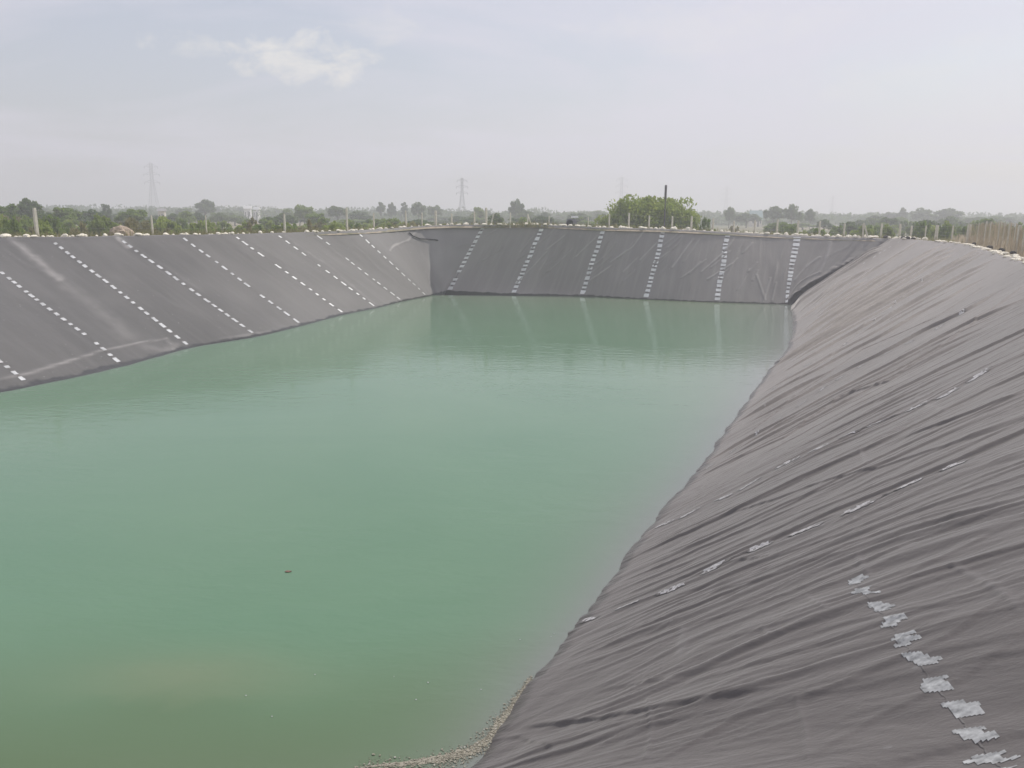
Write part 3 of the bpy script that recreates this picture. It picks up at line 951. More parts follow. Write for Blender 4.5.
# ------------------------------------------------------------------ fences
def post_part(parent, p, h, r, lean=(0, 0)):
    mb = MB()
    z0 = -0.15
    mb.box((0, 0, 0), (0.001, 0.001, 0.001))
    mb = MB()
    n_ = 5
    pts = [(lean[0] * f, lean[1] * f, z0 + (h - z0) * f) for f in (0, 0.3, 0.6, 0.9, 1.0)]
    mb.tube(pts, [r, r * 0.97 * rnd.uniform(.9, 1.1), r * 0.95 * rnd.uniform(.9, 1.1), r * 0.92, r * 0.7], 5)
    o = mb.build('post', M['post'], parent)
    o.location = p
    return o


def fence(label, posts, wires, sticks=0):
    f = empty('wire_fence', (0, 0, 0), label, 'fence')
    tops = []
    for (px, top, base, r, off, lean) in posts:
        p, k = crest(px, off)
        # height from the picture
        x, y = project(p); d = p[1]
        h = max(0.5, (y - top) / F * d)
        post_part(f, tuple(p), h, r, lean)
        tops.append((p, h))
    mb = MB()
    for fr in wires:
        for (a, ha), (b_, hb) in zip(tops[:-1], tops[1:]):
            A = Vector(a) + Vector((0, 0, ha * fr)); B = Vector(b_) + Vector((0, 0, hb * fr))
            mid = (A + B) / 2 - Vector((0, 0, 0.04))
            mb.tube([A, mid, B], 0.005, 3, False)
    mb.build('wire', M['wire'], f)
    if sticks:
        sb = MB()
        run = [(p, h) for p, h in tops[sticks:]]
        for (a, ha), (b_, hb) in zip(run[:-1], run[1:]):
            L_ = math.hypot(b_[0] - a[0], b_[1] - a[1]); n_ = max(1, int(L_ / 0.11))
            for i in range(n_):
                t = (i + rnd.uniform(-.3, .3)) / n_; q_ = np.array(a) * (1 - t) + np.array(b_) * t; hh = (ha * (1 - t) + hb * t) * rnd.uniform(0.82, 0.99)
                sb.tube([(q_[0], q_[1], q_[2] - .1), (q_[0] + rnd.uniform(-.04, .04), q_[1] + rnd.uniform(-.04, .04), q_[2] + hh)], [.016, .011], 4, False)
        sb.build('stick_panel', M['straw'], f)
    return f


L0 = (0, 0)
fence('thin wire fence on squat pale posts behind the left rim',
      [(-60, 212, 0, .09, 2.2, L0), (38, 209, 0, .12, 1.8, L0), (152, 216, 0, .07, 2.4, L0), (205, 216, 0, .05, 2.4, L0), (286, 214.5, 0, .09, 1.6, L0), (349, 208.5, 0, .10, 1.6, L0), (374, 213.5, 0, .08, 1.6, L0), (408, 211, 0, .08, 1.6, L0), (424, 213, 0, .07, 1.8, L0)], (0.35, 0.65, 0.92))
fence('long wire fence of closely spaced thin posts behind the far rim',
      [(436, 211, 0, .13, 1.5, L0), (453, 214, 0, .08, 1.6, L0), (472, 212, 0, .08, 1.6, L0), (487, 208.5, 0, .13, 1.5, L0), (490.5, 214, 0, .08, 1.3, (.3, 0)), (510, 213, 0, .08, 1.5, L0), (528, 214.5, 0, .09, 1.5, L0), (532, 217, 0, .06, 1.3, (-.35, 0)), (549, 216, 0, .05, 1.5, L0), (588, 217, 0, .05, 1.5, L0),
       (609, 214.5, 0, .08, 1.5, L0), (628.5, 213.5, 0, .09, 1.5, L0), (649, 216, 0, .08, 1.5, L0), (671.5, 216.5, 0, .08, 1.5, L0), (691, 216.5, 0, .09, 1.5, L0), (712.5, 218.5, 0, .09, 1.5, L0), (733, 221, 0, .09, 1.5, L0), (754.5, 220.5, 0, .09, 1.5, L0), (777, 219.5, 0, .09, 1.5, L0), (797, 221, 0, .09, 1.5, L0), (819, 221.5, 0, .09, 1.5, L0), (843, 224, 0, .08, 1.5, L0), (864, 224, 0, .08, .9, (-.1, 0)), (868, 224, 0, .08, .6, (-.5, 0))], (0.35, 0.65, 0.92))
fence('tan stick and wire fence with mixed posts behind the right rim',
      [(880, 224, 0, .09, 2.6, L0), (898, 224.5, 0, .09, 2.8, L0), (911, 226, 0, .08, 2.8, L0), (924, 226, 0, .06, 2.6, L0), (936, 225.5, 0, .13, 2.2, L0), (952, 226, 0, .06, 2.4, L0), (967, 224.5, 0, .15, 2.6, L0), (976, 223.5, 0, .05, 2.6, L0), (983.5, 222, 0, .08, 2.6, L0), (988, 222.5, 0, .06, 2.6, L0), (996.5, 222, 0, .08, 2.6, L0), (1001, 223, 0, .05, 2.6, L0), (1006, 223, 0, .08, 2.6, L0), (1012, 224, 0, .05, 2.6, L0), (1018, 226, 0, .11, 2.4, L0), (1023, 230, 0, .08, 2.2, L0), (1040, 232, 0, .09, 2.2, L0), (1065, 235, 0, .09, 2.2, L0), (1110, 240, 0, .09, 2.2, L0)], (0.2, 0.4, 0.6, 0.8, 0.95), sticks=6)

# ------------------------------------------------------------------ vegetation
def crown_mesh(seed, nclump, per, rx, ry, rz, leaf, zc, mat, flat=0.0, name='crown'):
    r = np.random.RandomState(seed)
    cs = []
    while len(cs) < nclump:
        d = r.normal(size=3); d /= np.linalg.norm(d)
        if d[2] < -0.55: continue
        k = r.uniform(0.35, 0.98) ** 0.6
        cs.append((d * k * np.array([rx, ry, rz]) * r.uniform(0.75, 1.08), r.uniform(0.16, 0.36)))
    vs, fs = [], []
    for c_, s in cs:
        rr = s * min(rx, rz) * 1.25
        n_ = per
        d = r.normal(size=(n_, 3)); d /= np.linalg.norm(d, axis=1, keepdims=True)
        pos = c_ + d * (rr * r.uniform(0.2, 1, (n_, 1)) ** 0.5) * np.array([1.25, 1.25, 0.8])
        a = r.normal(size=(n_, 3)) + d * 0.3; a /= np.linalg.norm(a, axis=1, keepdims=True)
        b = np.cross(a, r.normal(size=(n_, 3))); b /= np.linalg.norm(b, axis=1, keepdims=True)
        s1 = leaf * r.uniform(0.6, 1.3, (n_, 1)); s2 = s1 * r.uniform(0.35, 0.7, (n_, 1))
        quad = np.stack([pos - a * s1, pos + b * s2, pos + a * s1, pos - b * s2], 1)
        base = len(vs) * 4
        vs.append(quad)
    vs = np.concatenate(vs).reshape(-1, 3); vs[:, 2] += zc
    fs = np.arange(len(vs)).reshape(-1, 4)
    me = mesh_from(name, vs.tolist(), fs.tolist(), mat)
    return me, [(c_[0] + np.array([0, 0, zc])) for c_ in cs]


def trunk_mesh(tips, h0, r0, seed, name='trunk'):
    r = random.Random(seed)
    mb = MB()
    top = Vector((r.uniform(-.2, .2), r.uniform(-.2, .2), h0))
    mb.tube([(0, 0, -0.3), (r.uniform(-.08, .08), 0, h0 * 0.45), top], [r0 * 1.25, r0, r0 * 0.75], 7)
    for t in tips[:8]:
        t = Vector(t); mid = top.lerp(t, 0.5) + Vector((0, 0, -0.1 * (t - top).length))
        mb.tube([top - Vector((0, 0, .15)), mid, t], [r0 * 0.55, r0 * 0.33, r0 * 0.12], 5)
    return mb.mesh(name, M['bark'], True)


KIND = {}
def kind(key, seed, nclump, per, rx, ry, rz, leaf, zc, mat, r0):
    cm, tips = crown_mesh(seed, nclump, per, rx, ry, rz, leaf, zc, M[mat])
    tm = trunk_mesh(tips, max(0.4, zc - rz * 0.55), r0, seed)
    KIND[key] = (cm, tm, zc + rz * 1.15, rx * 1.1)

# unit sizes are metres; copies are scaled to what the picture shows
for s in range(3):
    kind(('dark', s), 100 + s, 26, 80, 3.2, 3.0, 2.3, 0.34, 3.9, 'leaf_dark', 0.2)
    kind(('mid', s), 110 + s, 26, 80, 3.0, 3.0, 2.0, 0.32, 3.1, 'leaf_mid', 0.18)
    kind(('tall', s), 120 + s, 20, 70, 1.7, 1.7, 3.2, 0.32, 4.3, 'leaf_dark', 0.18)
    kind(('bright', s), 130 + s, 20, 70, 1.5, 1.5, 0.85, 0.16, 0.8, 'leaf_bright', 0.05)
    kind(('scrub', s), 140 + s, 18, 60, 1.4, 1.4, 0.7, 0.14, 0.65, 'leaf_mid', 0.05)
    kind(('dry', s), 150 + s, 18, 60, 1.3, 1.3, 0.6, 0.13, 0.55, 'leaf_dry', 0.05)


def ground_z(p):
    k = np.argmin((RIM[:, 0] - p[0])**2 + (RIM[:, 1] - p[1])**2)
    d = math.hypot(*(RIM[k][:2] - np.array(p[:2])))
    return float(np.interp(d, [0, 2.4, 5.5, 8], [RIM[k][2] - .06, RIM[k][2] - .1, 4.3, LAND]))


def plant(key, px, top, dist, wpx, name, label, cat, group):
    """a plant at forward distance dist whose top reaches picture row top and whose crown spans wpx"""
    P_ = at_depth(px, top, dist)
    z = ground_z(P_)
    h = max(0.5, P_[2] - z)
    w = wpx * dist / F / 2
    cm, tm, uh, uw = KIND[key]
    root = empty(name, (P_[0], P_[1], z), label, cat, group, rnd.uniform(0, 6.28))
    root.scale = (w / uw, w / uw, h / uh)
    a = bpy.data.objects.new('crown' if cat == 'tree' else 'foliage', cm); link(a, root)
    b_ = bpy.data.objects.new('trunk' if cat == 'tree' else 'stem', tm); link(b_, root)
    return root


# trees one can single out
for key, px, top, d, w, lab in [
        (('dark', 0), 27, 197.5, 120, 30, 'dark domed tree rising behind the squat post on the left rim'),
        (('mid', 0), 3, 203, 110, 36, 'green tree at the left edge beside the dark domed tree'),
        (('mid', 1), 68, 206, 115, 40, 'wide olive green tree right of the dark domed tree'),
        (('tall', 0), 105.5, 199.5, 180, 9, 'small narrow upright tree above the green shrubs of the left bank'),
        (('mid', 2), 130, 206, 125, 36, 'dense green tree behind the brown earth mound'),
        (('dark', 1), 205, 199, 260, 22, 'grey green tree with a double top beyond the left rim'),
        (('mid', 0), 304, 204, 190, 24, 'rounded green tree right of the white houses'),
        (('dark', 2), 337, 204, 230, 22, 'dark tree behind the tallest post of the left fence'),
        (('tall', 1), 381, 199, 300, 9, 'slim dark tree left of the far left corner of the pond'),
        (('dark', 0), 391, 202, 300, 11, 'small tree close beside the slim dark tree'),
        (('tall', 2), 404, 199, 300, 8, 'narrow pointed tree just left of the far left corner'),
        (('dark', 1), 418, 201.5, 260, 17, 'round dark tree above the far left corner of the pond'),
        (('dark', 2), 434, 203, 280, 15, 'paler round tree next to the round dark corner tree'),
        (('mid', 1), 479, 206, 230, 20, 'green tree just right of the pylon with three cross arms'),
        (('dark', 0), 516, 198.5, 240, 19, 'dome shaped dark tree standing alone above the far rim'),
        (('dark', 1), 730, 206.5, 250, 13, 'lone dark tree beside the bare field beyond the far rim'),
        (('dark', 2), 775, 204, 230, 22, 'left tree of the tall dark pair above the far rim'),
        (('dark', 0), 793, 203.5, 225, 20, 'right tree of the tall dark pair above the far rim'),
        (('dark', 1), 811, 208.5, 240, 12, 'small tree touching the right side of the tall dark pair'),
        (('tall', 2), 904, 204.5, 320, 9, 'tall thin tree with a tufted top above the right rim corner'),
        (('dark', 2), 893, 210.5, 330, 20, 'low tree beneath the tall thin tufted tree'),
        (('dark', 0), 924, 207.5, 300, 29, 'left of two broad domed trees above the right rim'),
        (('dark', 1), 950, 208, 300, 32, 'right of two broad domed trees above the right rim'),
        (('tall', 0), 1001, 210, 420, 5, 'tiny spire topped tree in the right hand treeline')]:
    plant(key, px, top, d, w, 'tree', lab, 'tree', None)

# trees of the hazy belt
BL = ('hazy low tree in the distant belt beyond the pond', 'trees of the distant belt')
for k in range(120):
    px = 1040 * (k + rnd.random()) / 120 - 5
    hz = 212 + 0.00785 * px
    d = rnd.uniform(230, 480)
    top = hz - rnd.uniform(0.0, 7.0) + (1.5 if 820 < px else 0)
    plant(rnd.choice([('dark', 0), ('dark', 1), ('dark', 2), ('mid', 1)]), px, top, d, rnd.uniform(14, 34), 'tree', *[BL[0], 'tree', BL[1]])
BM = ('mid distance tree standing among fields beyond the pond rim', 'trees in the fields beyond the rim')
for k in range(76):
    px = 1030 * ((k + rnd.random()) / 76) ** 1.35
    if 690 < px < 765: continue
    hz = 212 + 0.00785 * px
    d = rnd.uniform(110, 230)
    top = hz + rnd.uniform(-4, 5)
    plant(rnd.choice([('dark', 0), ('mid', 0), ('mid', 1), ('dark', 2)]), px, top, d, rnd.uniform(16, 34), 'tree', BM[0], 'tree', BM[1])

# the big bush behind the far fence
cm, tips = crown_mesh(300, 170, 170, 5.5, 3.6, 2.6, 0.19, 1.9, leaf_mat('leaf_bush', (0.24, 0.31, 0.055), (0.45, 0.49, 0.11)), name='foliage')
tm = trunk_mesh(tips, 0.8, 0.16, 300, 'stem')
pb = at_depth(651, 214, 92); zb = LAND
big = empty('bush', (pb[0], pb[1], zb), 'broad bright green bush around the dark pole behind the far rim', 'bush')
link(bpy.data.objects.new('foliage', cm), big); link(bpy.data.objects.new('stem', tm), big)
top = at_depth(651, 194, 92)[2]
big.scale = (1.0, 1.0, (top - zb) / 4.75)
plant(('bright', 0), 616, 210, 90, 34, 'bush', 'lower spreading bush at the left foot of the big bush', 'bush', None)
plant(('bright', 1), 684, 207, 90, 30, 'bush', 'yellow green bush at the right foot of the big bush', 'bush', None)
plant(('scrub', 1), 706, 215.5, 84, 16, 'bush', 'small round dark bush right of the big bush', 'bush', None)

SL = ('scrubby shrub growing behind the left rim of the pond', 'shrubs behind the left rim')
for k in range(100):
    px = -10 + 440 * ((k + rnd.random()) / 100) ** 1.2
    hz = 212 + 0.00785 * px
    lim = 1.0 - 0.35 * px / 430
    dmin = 56 + px * 0.05
    d = rnd.uniform(dmin, dmin + 50)
    t_ = rnd.uniform(0.1, 1)
    top = hz + 2.5 + 13 * t_ * (1 if px < 250 else 0.9)
    plant((rnd.choice(['bright', 'scrub', 'bright', 'dry']), rnd.randrange(3)), px, top - (5 if px < 200 else 0) * (1 - t_), d, rnd.uniform(14, 34), 'shrub', SL[0], 'shrub', SL[1])
SF = ('low shrub behind the fence of the far rim', 'shrubs behind the far rim')
for k in range(48):
    px = 430 + 440 * (k + rnd.random()) / 48
    if 695 < px < 765 and k % 3: continue
    hz = 212 + 0.00785 * px
    d = rnd.uniform(80, 150)
    plant((rnd.choice(['scrub', 'scrub', 'bright', 'dry']), rnd.randrange(3)), px, hz + rnd.uniform(3.5, 12), d, rnd.uniform(12, 26), 'shrub', SF[0], 'shrub', SF[1])
SR = ('green shrub in the field behind the right rim', 'shrubs behind the right rim')
for k in range(34):
    px = 855 + 180 * (k + rnd.random()) / 34
    hz = 212 + 0.00785 * px
    d = rnd.uniform(78, 170)
    plant((rnd.choice(['scrub', 'scrub', 'bright']), rnd.randrange(3)), px, hz + rnd.uniform(-1, 7), d, rnd.uniform(14, 30), 'shrub', SR[0], 'shrub', SR[1])


# woods at the end of the plain: one mass
r = np.random.RandomState(5)
nq = 42000
pxs = r.uniform(-120, 1150, nq); ds = r.uniform(330, 560, nq)
vs = []
bx = np.array([ray(p, 216)[0] / ray(p, 216)[1] for p in pxs]) * ds
hmax = (5.0 + 1.9 * vnoise(pxs / 26, ds / 40, 1) + 1.3 * vnoise(pxs / 9, ds / 30, 2)) * (ds / 430)
zz = LAND + np.maximum(hmax, 1.5) * r.uniform(0, 1, nq) ** 0.8
pos = np.stack([bx, ds, zz], -1)
a = r.normal(size=(nq, 3)); a /= np.linalg.norm(a, axis=1, keepdims=True)
b_ = np.cross(a, r.normal(size=(nq, 3))); b_ /= np.linalg.norm(b_, axis=1, keepdims=True)
s1 = r.uniform(0.6, 1.4, (nq, 1))
vs = np.stack([pos - a * s1, pos + b_ * s1 * .6, pos + a * s1, pos - b_ * s1 * .6], 1).reshape(-1, 3)
vs[:, 2] = np.maximum(vs[:, 2], LAND - 0.5)
me = mesh_from('distant_woods', vs.tolist(), np.arange(len(vs)).reshape(-1, 4).tolist(), M['leaf_dark'])
tag(link(bpy.data.objects.new('distant_woods', me)), 'faint blue green woods closing the horizon', 'woods', kind='stuff')


def grass(name, n_, region, hmin, hmax, mat, seed):
    r = random.Random(seed); mb = MB()
    for _ in range(n_):
        p = region(r)
        h = r.uniform(hmin, hmax); w = r.uniform(0.012, 0.03); a = r.uniform(0, 6.28); l = r.uniform(0, .35) * h; la = r.uniform(0, 6.28)
        dx, dy = math.cos(a) * w, math.sin(a) * w
        t = (p[0] + math.cos(la) * l, p[1] + math.sin(la) * l, p[2] + h)
        b = len(mb.v)
        mb.v += [(p[0] - dx, p[1] - dy, p[2] - .05), (p[0] + dx, p[1] + dy, p[2] - .05),
                 (p[0] + (t[0] - p[0]) * .45 + dx * .8, p[1] + (t[1] - p[1]) * .45 + dy * .8, p[2] + h * .6), t]
        mb.f.append((b, b + 1, b + 2, b + 3))
    return mb.build(name, mat)


def region_rim(px0, px1, o0, o1):
    def f(r):
        p, k = crest(r.uniform(px0, px1), r.uniform(o0, o1))
        p = p + np.array([r.uniform(-.5, .5), r.uniform(-.5, .5), 0]); p[2] = ground_z(p)
        return p
    return f


tag(grass('dry_grass', 5500, region_rim(958, 1140, 2.2, 6.5), 0.3, 0.8, M['straw'], 1), 'tall straw coloured grass behind the right fence', 'grass', kind='stuff')
tag(grass('rim_weeds', 9000, region_rim(-60, 960, 1.0, 4.5), 0.12, 0.5, M['leaf_dry'], 2), 'sparse weeds on the soil crest of the bank', 'weeds', kind='stuff')

# ------------------------------------------------------------------ pylons
def pylon(px, top, d, label, arms=3, wpx=None):
    P_ = at_depth(px, top, d); z = LAND; H = P_[2] - z
    root = empty('pylon', (P_[0], P_[1], z), label, 'pylon', None, rnd.uniform(-.3, .3))
    mb = MB(); rb = 0.11
    bw, tw = H * 0.095, H * 0.022
    wd = lambda f: bw + (tw - bw) * min(1, f / 0.68)
    lv = [0, .16, .30, .42, .53, .62, .70, .78, .86, .93, 1.0]
    cor = lambda f, sx, sy: Vector((sx * wd(f), sy * wd(f), H * f))
    for sx in (-1, 1):
        for sy in (-1, 1):
            mb.tube([cor(f, sx, sy) for f in lv], rb, 4)
    for f0, f1 in zip(lv[:-1], lv[1:]):
        for (s0, s1) in (((-1, -1), (1, -1)), ((1, -1), (1, 1)), ((1, 1), (-1, 1)), ((-1, 1), (-1, -1))):
            mb.tube([cor(f0, *s0), cor(f1, *s1)], rb * .6, 3); mb.tube([cor(f0, *s1), cor(f1, *s0)], rb * .6, 3)
            mb.tube([cor(f1, *s0), cor(f1, *s1)], rb * .6, 3)
    mb.build('lattice_tower', M['steel'], root)
    for i in range(arms):
        f = 0.64 + i * 0.145; l = H * (0.15 - 0.02 * abs(i - 0.6))
        am = MB()
        for sx in (-1, 1):
            tip = Vector((sx * l, 0, H * f + 0.3))
            for sy in (-1, 1):
                am.tube([cor(f, sx, sy), tip], rb * .8, 3); am.tube([cor(min(1, f + .05), sx, sy), tip], rb * .7, 3)
            am.tube([tip, tip - Vector((0, 0, H * .04))], 0.18, 5)
        am.build('cross_arm', M['steel'], root)


pylon(150.5, 163, 640, 'tallest and palest lattice pylon, standing far behind the left rim', 3)
pylon(462, 178, 520, 'clearest lattice pylon with three cross arms above the far left corner')
pylon(622, 177, 800, 'faint lattice pylon left of the dark pole and big bush')
pylon(727, 187, 950, 'faint lattice pylon above the lone dark tree')
pylon(833, 196, 1050, 'barely visible lattice pylon between the dark pair and the right rim')

# dark pole in the bush
pp = at_depth(666, 185, 88)
pl = empty('utility_pole', (pp[0], pp[1], LAND), 'dark wooden pole rising out of the big green bush', 'pole')
h = pp[2] - LAND
mb = MB(); mb.tube([(0, 0, -.3), (0.02, 0, h * .5), (0, 0, h - .9)], [.09, .08, .07], 8); mb.build('shaft', M['dark_wood'], pl, True)
mb = MB(); mb.tube([(0, 0, h - 1.5), (0, 0, h - 0.05), (0, 0, h)], [.125, .125, .09], 8); mb.build('pole_cap', M['dark_wood'], pl, True)

# ------------------------------------------------------------------ buildings
def house(px, base, wpx, hpx, d, wall, roof, label, ridge=0.35, name='farm_house'):
    P_ = at_depth(px, base - hpx, d); z = LAND
    w = wpx * d / F; h = P_[2] - z; dp = w * 0.8
    r0 = empty(name, (P_[0], P_[1], z), label, 'house', None, rnd.uniform(-.25, .25))
    hw = h * (1 - ridge)
    mb = MB(); mb.box((0, 0, hw / 2), (w, dp, hw)); mb.build('wall', wall, r0)
    mb = MB()
    o = 0.3
    A = [(-w / 2 - o, -dp / 2 - o, hw + .004), (w / 2 + o, -dp / 2 - o, hw + .004), (w / 2 + o, dp / 2 + o, hw + .004), (-w / 2 - o, dp / 2 + o, hw + .004), (-w / 2 - o, 0, h), (w / 2 + o, 0, h)]
    mb.v += [Vector(a_) for a_ in A]; mb.f += [(0, 1, 5, 4), (2, 3, 4, 5), (1, 2, 5), (3, 0, 4), (3, 2, 1, 0)]
    mb.build('roof', roof, r0)
    mb = MB(); mb.box((w * .15, -dp / 2 - .02, hw * .4), (w * .14, .04, hw * .8)); mb.build('door', M['dark_void'], r0)
    for sx in (-.28, .36):
        mb = MB(); mb.box((w * sx, -dp / 2 - .02, hw * .6), (w * .12, .04, hw * .3)); mb.build('window', M['dark_void'], r0)


house(247.5, 214, 6, 8.5, 330, M['white_wall'], M['white_wall'], 'larger of two tiny white houses beyond the left rim', .2)
house(256.5, 214, 5, 7.2, 340, M['white_wall'], M['white_wall'], 'smaller of two tiny white houses beyond the left rim', .2)
house(161.5, 218, 6, 9.5, 210, M['cream_wall'], M['grey_roof'], 'cream hut half hidden by shrubs behind the left rim', .15)
house(756, 220, 11, 9.5, 300, M['cream_wall'], M['teal_roof'], 'shed with a pale teal roof behind the far fence', .55, 'shed')

# ------------------------------------------------------------------ earth mound behind the left rim
import bmesh
bm = bmesh.new(); bmesh.ops.create_icosphere(bm, subdivisions=4, radius=1)
for v in bm.verts:
    c0 = np.array(v.co)
    k = 1 + 0.14 * float(vnoise(np.array(c0[0] * 2.2), np.array(c0[1] * 2.2 + c0[2]), 3)) + 0.07 * float(vnoise(np.array(c0[0] * 6.), np.array(c0[1] * 6. + c0[2] * 5), 4))
    v.co = Vector((c0[0] * 0.72 * k, c0[1] * 0.6 * k, max(-0.25, c0[2]) * 0.62 * k))
me = bpy.data.meshes.new('earth_mound'); bm.to_mesh(me); bm.free()
me.materials.append(simple('mound_soil', (0.36, 0.29, 0.22), .95, .35, 5))
p, _ = crest(121, 2.3)
o = link(bpy.data.objects.new('earth_mound', me)); o.location = (p[0], p[1], p[2]); tag(o, 'pinkish brown heap of soil behind the left rim stones', 'mound')

# ------------------------------------------------------------------ small machine with white cover behind the far rim
p, _ = crest(572, 2.2)
rt = empty('pump_cart', (p[0], p[1], p[2]), 'small grey two wheeled machine with a white cover behind the far rim', 'machine')
mb = MB(); mb.box((0, 0, .42), (.95, .5, .4), 0, .85); mb.build('body', M['steel'], rt)
for sy in (-.32, .32):
    mb = MB(); mb.tube([(-.15, sy - .05, .28), (-.15, sy + .05, .28)], .28, 14); mb.build('wheel', M['rubber'], rt)
mb = MB(); mb.tube([(.4, 0, .4), (.95, 0, .55), (1.25, 0, .75)], .035, 6); mb.build('handle', M['steel'], rt)
mb = MB(); mb.box((.28, 0, .80), (.62, .55, .16), .1, .8); mb.build('cover', M['white_wall'], rt)

# ------------------------------------------------------------------ black hose at the far left corner
pts = [(409, 232.5), (413, 236), (420, 238.6), (430, 240), (437, 240.3)]
Q = []
for i, (x, y) in enumerate(pts):
    bk = left
    q_ = bk.uv_of(x, y); L = float(np.interp(q_[0], bk.u, bk.L)); Q.append(bk.point(q_[0], min(q_[1] / L, .99), 0.06))
Q = [Vector(a_) for a_ in Q]
mb = MB(); mb.tube(Q, 0.045, 8)
tag(mb.build('hose', M['rubber'], None, True), 'black hose sagging across the liner at the far left corner', 'hose')

# ------------------------------------------------------------------ floating debris and foam
mb = MB(); r = random.Random(4)
shore = [right.W[i] for i in range(0, len(right.W), 6)]
def add_bit(x, y, s, z=0.006):
    n_ = r.choice([3, 4, 5]); a0 = r.uniform(0, 6.28); b = len(mb.v)
    el = r.uniform(.4, 1)
    ca, sa = math.cos(a0), math.sin(a0)
    t = r.uniform(.002, .007)
    for lay in (0, t):
        for k in range(n_):
            a = 2 * math.pi * k / n_ + r.uniform(-.3, .3) if lay == 0 else 2 * math.pi * k / n_
            xx, yy = s * math.cos(a), s * el * math.sin(a)
            mb.v.append((x + xx * ca - yy * sa, y + xx * sa + yy * ca, z + lay + (r.uniform(0, s * .12) if lay else 0)))
    mb.f.append(tuple(range(b + n_, b + 2 * n_)))
    for k in range(n_): mb.f.append((b + k, b + (k + 1) % n_, b + n_ + (k + 1) % n_, b + n_ + k))
path = [at(*p_, 0)[:2] for p_ in [(532, 676), (520, 695), (508, 712), (497, 728), (486, 742), (470, 752), (445, 758), (415, 763), (385, 765), (360, 768)]]
scum_l, scum_r = [], []
for i in range(90):
    f = i / 89 * (len(path) - 1); j = min(int(f), len(path) - 2); t = f - j
    c_ = path[j] * (1 - t) + path[j + 1] * t; tn = path[j + 1] - path[j]; tn = tn / np.linalg.norm(tn); nn_ = np.array([tn[1], -tn[0]])
    w_ = (0.02 + 0.085 * min(1, f / 3)) * (0.55 + 0.45 * r.random()) * (1 if f < 6.5 else max(0.15, 1 - (f - 6.5) / 2.5))
    scum_l.append(c_ + nn_ * w_ * r.uniform(.5, 1)); scum_r.append(c_ - nn_ * w_ * r.uniform(.5, 1))
b0 = len(mb.v)
for a_, c_ in zip(scum_l, scum_r): mb.v += [Vector((a_[0], a_[1], .004)), Vector((c_[0], c_[1], .004))]
for i in range(89): mb.f.append((b0 + 2 * i, b0 + 2 * i + 1, b0 + 2 * i + 3, b0 + 2 * i + 2))
for k in range(3600):
    f = r.random() ** 0.75 * (len(path) - 1); i = int(f); t = f - i
    c_ = path[i] * (1 - t) + path[min(i + 1, len(path) - 1)] * t
    sp = 0.025 + 0.055 * min(1, f / 4)
    if f > 6.3 and r.random() < 0.55: continue
    add_bit(c_[0] + r.gauss(0, sp), c_[1] + r.gauss(0, sp) - (0.05 if f > 5 else 0), r.choice([.003, .004, .006, .008, .014]) * r.uniform(.7, 1.3))
for px_, py_ in [(374, 755), (373, 755), (380, 756), (395, 758)]:
    q_ = at(px_, py_, 0); add_bit(q_[0], q_[1], .018)
tag(mb.build('floating_debris', M['debris']), 'scum of twigs and pale bits gathered along the near right waterline', 'debris', kind='stuff')

mb = MB()
for px_, py_ in [(394, 677), (428, 683), (481, 690), (416, 700), (315, 675), (272, 717), (246, 696), (520, 640), (551, 637), (554, 634), (607, 600)]:
    q_ = at(px_, py_, 0); add_bit(q_[0], q_[1], r.uniform(.008, .014))
tag(mb.build('foam_flecks', M['weld']), 'tiny white flecks scattered on the near water', 'flecks', kind='stuff')

q_ = at(288, 572, 0)
lf = mesh_from('leaf', [(-.16, 0, .012), (-.05, -.06, .02), (.08, -.05, .015), (.17, .01, .03), (.07, .06, .02), (-.06, .05, .03), (-.16, 0, .004), (-.05, -.06, .006), (.08, -.05, .006), (.17, .01, .01), (.07, .06, .006), (-.06, .05, .01)],
               [(0, 1, 2, 3, 4, 5), (11, 10, 9, 8, 7, 6), (0, 6, 7, 1), (1, 7, 8, 2), (2, 8, 9, 3), (3, 9, 10, 4), (4, 10, 11, 5), (5, 11, 6, 0)], simple('dead_leaf', (.22, .13, .10), .7, .2, 20))
o = link(bpy.data.objects.new('leaf', lf)); o.location = (q_[0], q_[1], 0.0); o.scale = (.40, .45, .8); tag(o, 'single reddish brown leaf floating on the open water', 'leaf')

# ------------------------------------------------------------------ haze
HZ = 2700.0
zt, zb = 54.0, -4.0
v = [(-HZ, -HZ, zb), (HZ, -HZ, zb), (HZ, HZ, zb), (-HZ, HZ, zb), (-HZ, -HZ, zt), (HZ, -HZ, zt), (HZ, HZ, zt), (-HZ, HZ, zt)]
me = mesh_from('haze', v, [(3, 2, 1, 0), (4, 5, 6, 7), (0, 1, 5, 4), (1, 2, 6, 5), (2, 3, 7, 6), (3, 0, 4, 7)])
m = bpy.data.materials.new('haze'); m.use_nodes = True; nt = m.node_tree; nt.nodes.clear()
pv = N(nt, 'ShaderNodeVolumePrincipled'); pv.inputs['Color'].default_value = (0.90, 0.91, 0.94, 1)
pv.inputs['Density'].default_value = 0.0020; pv.inputs['Anisotropy'].default_value = 0.25
out_ = N(nt, 'ShaderNodeOutputMaterial'); nt.links.new(pv.outputs[0], out_.inputs['Volume'])
me.materials.append(m)
tag(link(bpy.data.objects.new('haze', me)), kind='stuff')

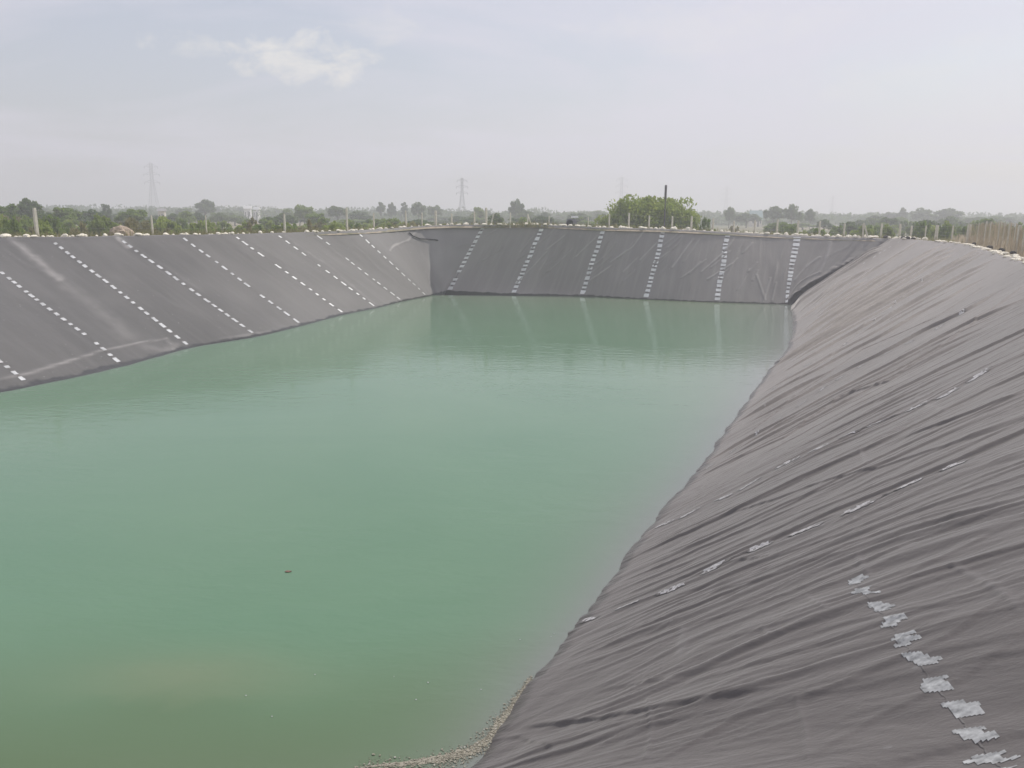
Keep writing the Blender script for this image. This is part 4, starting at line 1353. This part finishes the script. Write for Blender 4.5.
# ------------------------------------------------------------------ sky and sun
SUN_EL, SUN_AZ = R_(50), R_(58)      # azimuth from +Y towards +X
w = bpy.data.worlds.new('World'); bpy.context.scene.world = w; w.use_nodes = True
nt = w.node_tree; bg = nt.nodes['Background']
sky = N(nt, 'ShaderNodeTexSky'); sky.sky_type = 'NISHITA'; sky.sun_disc = False
sky.sun_elevation = SUN_EL; sky.sun_rotation = SUN_AZ; sky.air_density = 1.2; sky.dust_density = 2.5; sky.ozone_density = 1.5
tc = N(nt, 'ShaderNodeTexCoord').outputs['Generated']
sp = N(nt, 'ShaderNodeSeparateXYZ'); nt.links.new(tc, sp.inputs[0])
# project onto a cloud deck
zc_ = math_(nt, 'ADD', math_(nt, 'MAXIMUM', sp.outputs['Z'], 0.0), 0.12)
cv = N(nt, 'ShaderNodeCombineXYZ')
nt.links.new(math_(nt, 'DIVIDE', sp.outputs['X'], zc_), cv.inputs[0]); nt.links.new(math_(nt, 'DIVIDE', sp.outputs['Y'], zc_), cv.inputs[1])
n1 = noise(nt, mapping(nt, cv.outputs[0], (0.55, 0.55, 1), (3.1, 1.7, 0)), 1.0, 7, 0.55, 0.5)
veil = ramp(nt, n1, [(0.36, (0.45, 0.45, 0.45)), (0.56, (0.92, 0.92, 0.92))])
col = mix(nt, veil, sky.outputs[0], (6.0, 5.9, 6.75))
# small bright cumulus heads
def patch(px, py, ax, ay, thr):
    d = ray(px, py); d = d / np.linalg.norm(d)
    sx = math_(nt, 'SUBTRACT', sp.outputs['X'], float(d[0])); sz = math_(nt, 'SUBTRACT', sp.outputs['Z'], float(d[2]))
    e = math_(nt, 'ADD', math_(nt, 'POWER', math_(nt, 'ABSOLUTE', math_(nt, 'DIVIDE', sx, ax)), 2.0), math_(nt, 'POWER', math_(nt, 'ABSOLUTE', math_(nt, 'DIVIDE', sz, ay)), 2.0))
    front_ = math_(nt, 'GREATER_THAN', sp.outputs['Y'], 0.0)
    nn = noise(nt, mapping(nt, tc, (17, 17, 34)), 1.0, 7, 0.62, 0.3)
    f_ = math_(nt, 'SUBTRACT', math_(nt, 'MULTIPLY_ADD', nn, 3.2, -0.75), e)
    return math_(nt, 'MULTIPLY', ramp(nt, f_, [(thr, (0, 0, 0)), (thr + 1.1, (1, 1, 1))]), front_)
for (px, py, ax, ay, k, colr) in [(300, 58, .11, .038, .75, (7.3, 7.1, 6.8)), (190, 46, .05, .02, .6, (6.8, 6.7, 6.6)), (375, 25, .06, .03, .4, (6.6, 6.5, 6.6)),
                                  (690, 30, .2, .035, .3, (6.6, 6.5, 6.7)), (890, 80, .12, .03, .25, (6.7, 6.6, 6.6)), (980, 40, .06, .02, .3, (6.5, 6.4, 6.6))]:
    col = mix(nt, math_(nt, 'MULTIPLY', patch(px, py, ax, ay, 0.35), k), col, colr)
nt.links.new(col, bg.inputs['Color'])
bg.inputs['Strength'].default_value = 0.122

sd = bpy.data.lights.new('sun', 'SUN'); sd.energy = 3.3; sd.angle = R_(0.8); sd.color = (1.0, 0.955, 0.89)
so = bpy.data.objects.new('sun', sd); C.objects.link(so)
sv = Vector((math.sin(SUN_AZ) * math.cos(SUN_EL), math.cos(SUN_AZ) * math.cos(SUN_EL), math.sin(SUN_EL)))
so.rotation_euler = (-sv).to_track_quat('-Z', 'Y').to_euler()
so.location = sv * 60

sc = bpy.context.scene
sc.render.engine = 'CYCLES'
sc.cycles.use_denoising = True
sc.cycles.max_bounces = 6
sc.cycles.volume_bounces = 1
sc.cycles.volume_step_rate = 1
sc.view_settings.view_transform = 'Standard'
sc.view_settings.look = 'None'
sc.view_settings.exposure = 0.0
sc.view_settings.gamma = 1.0
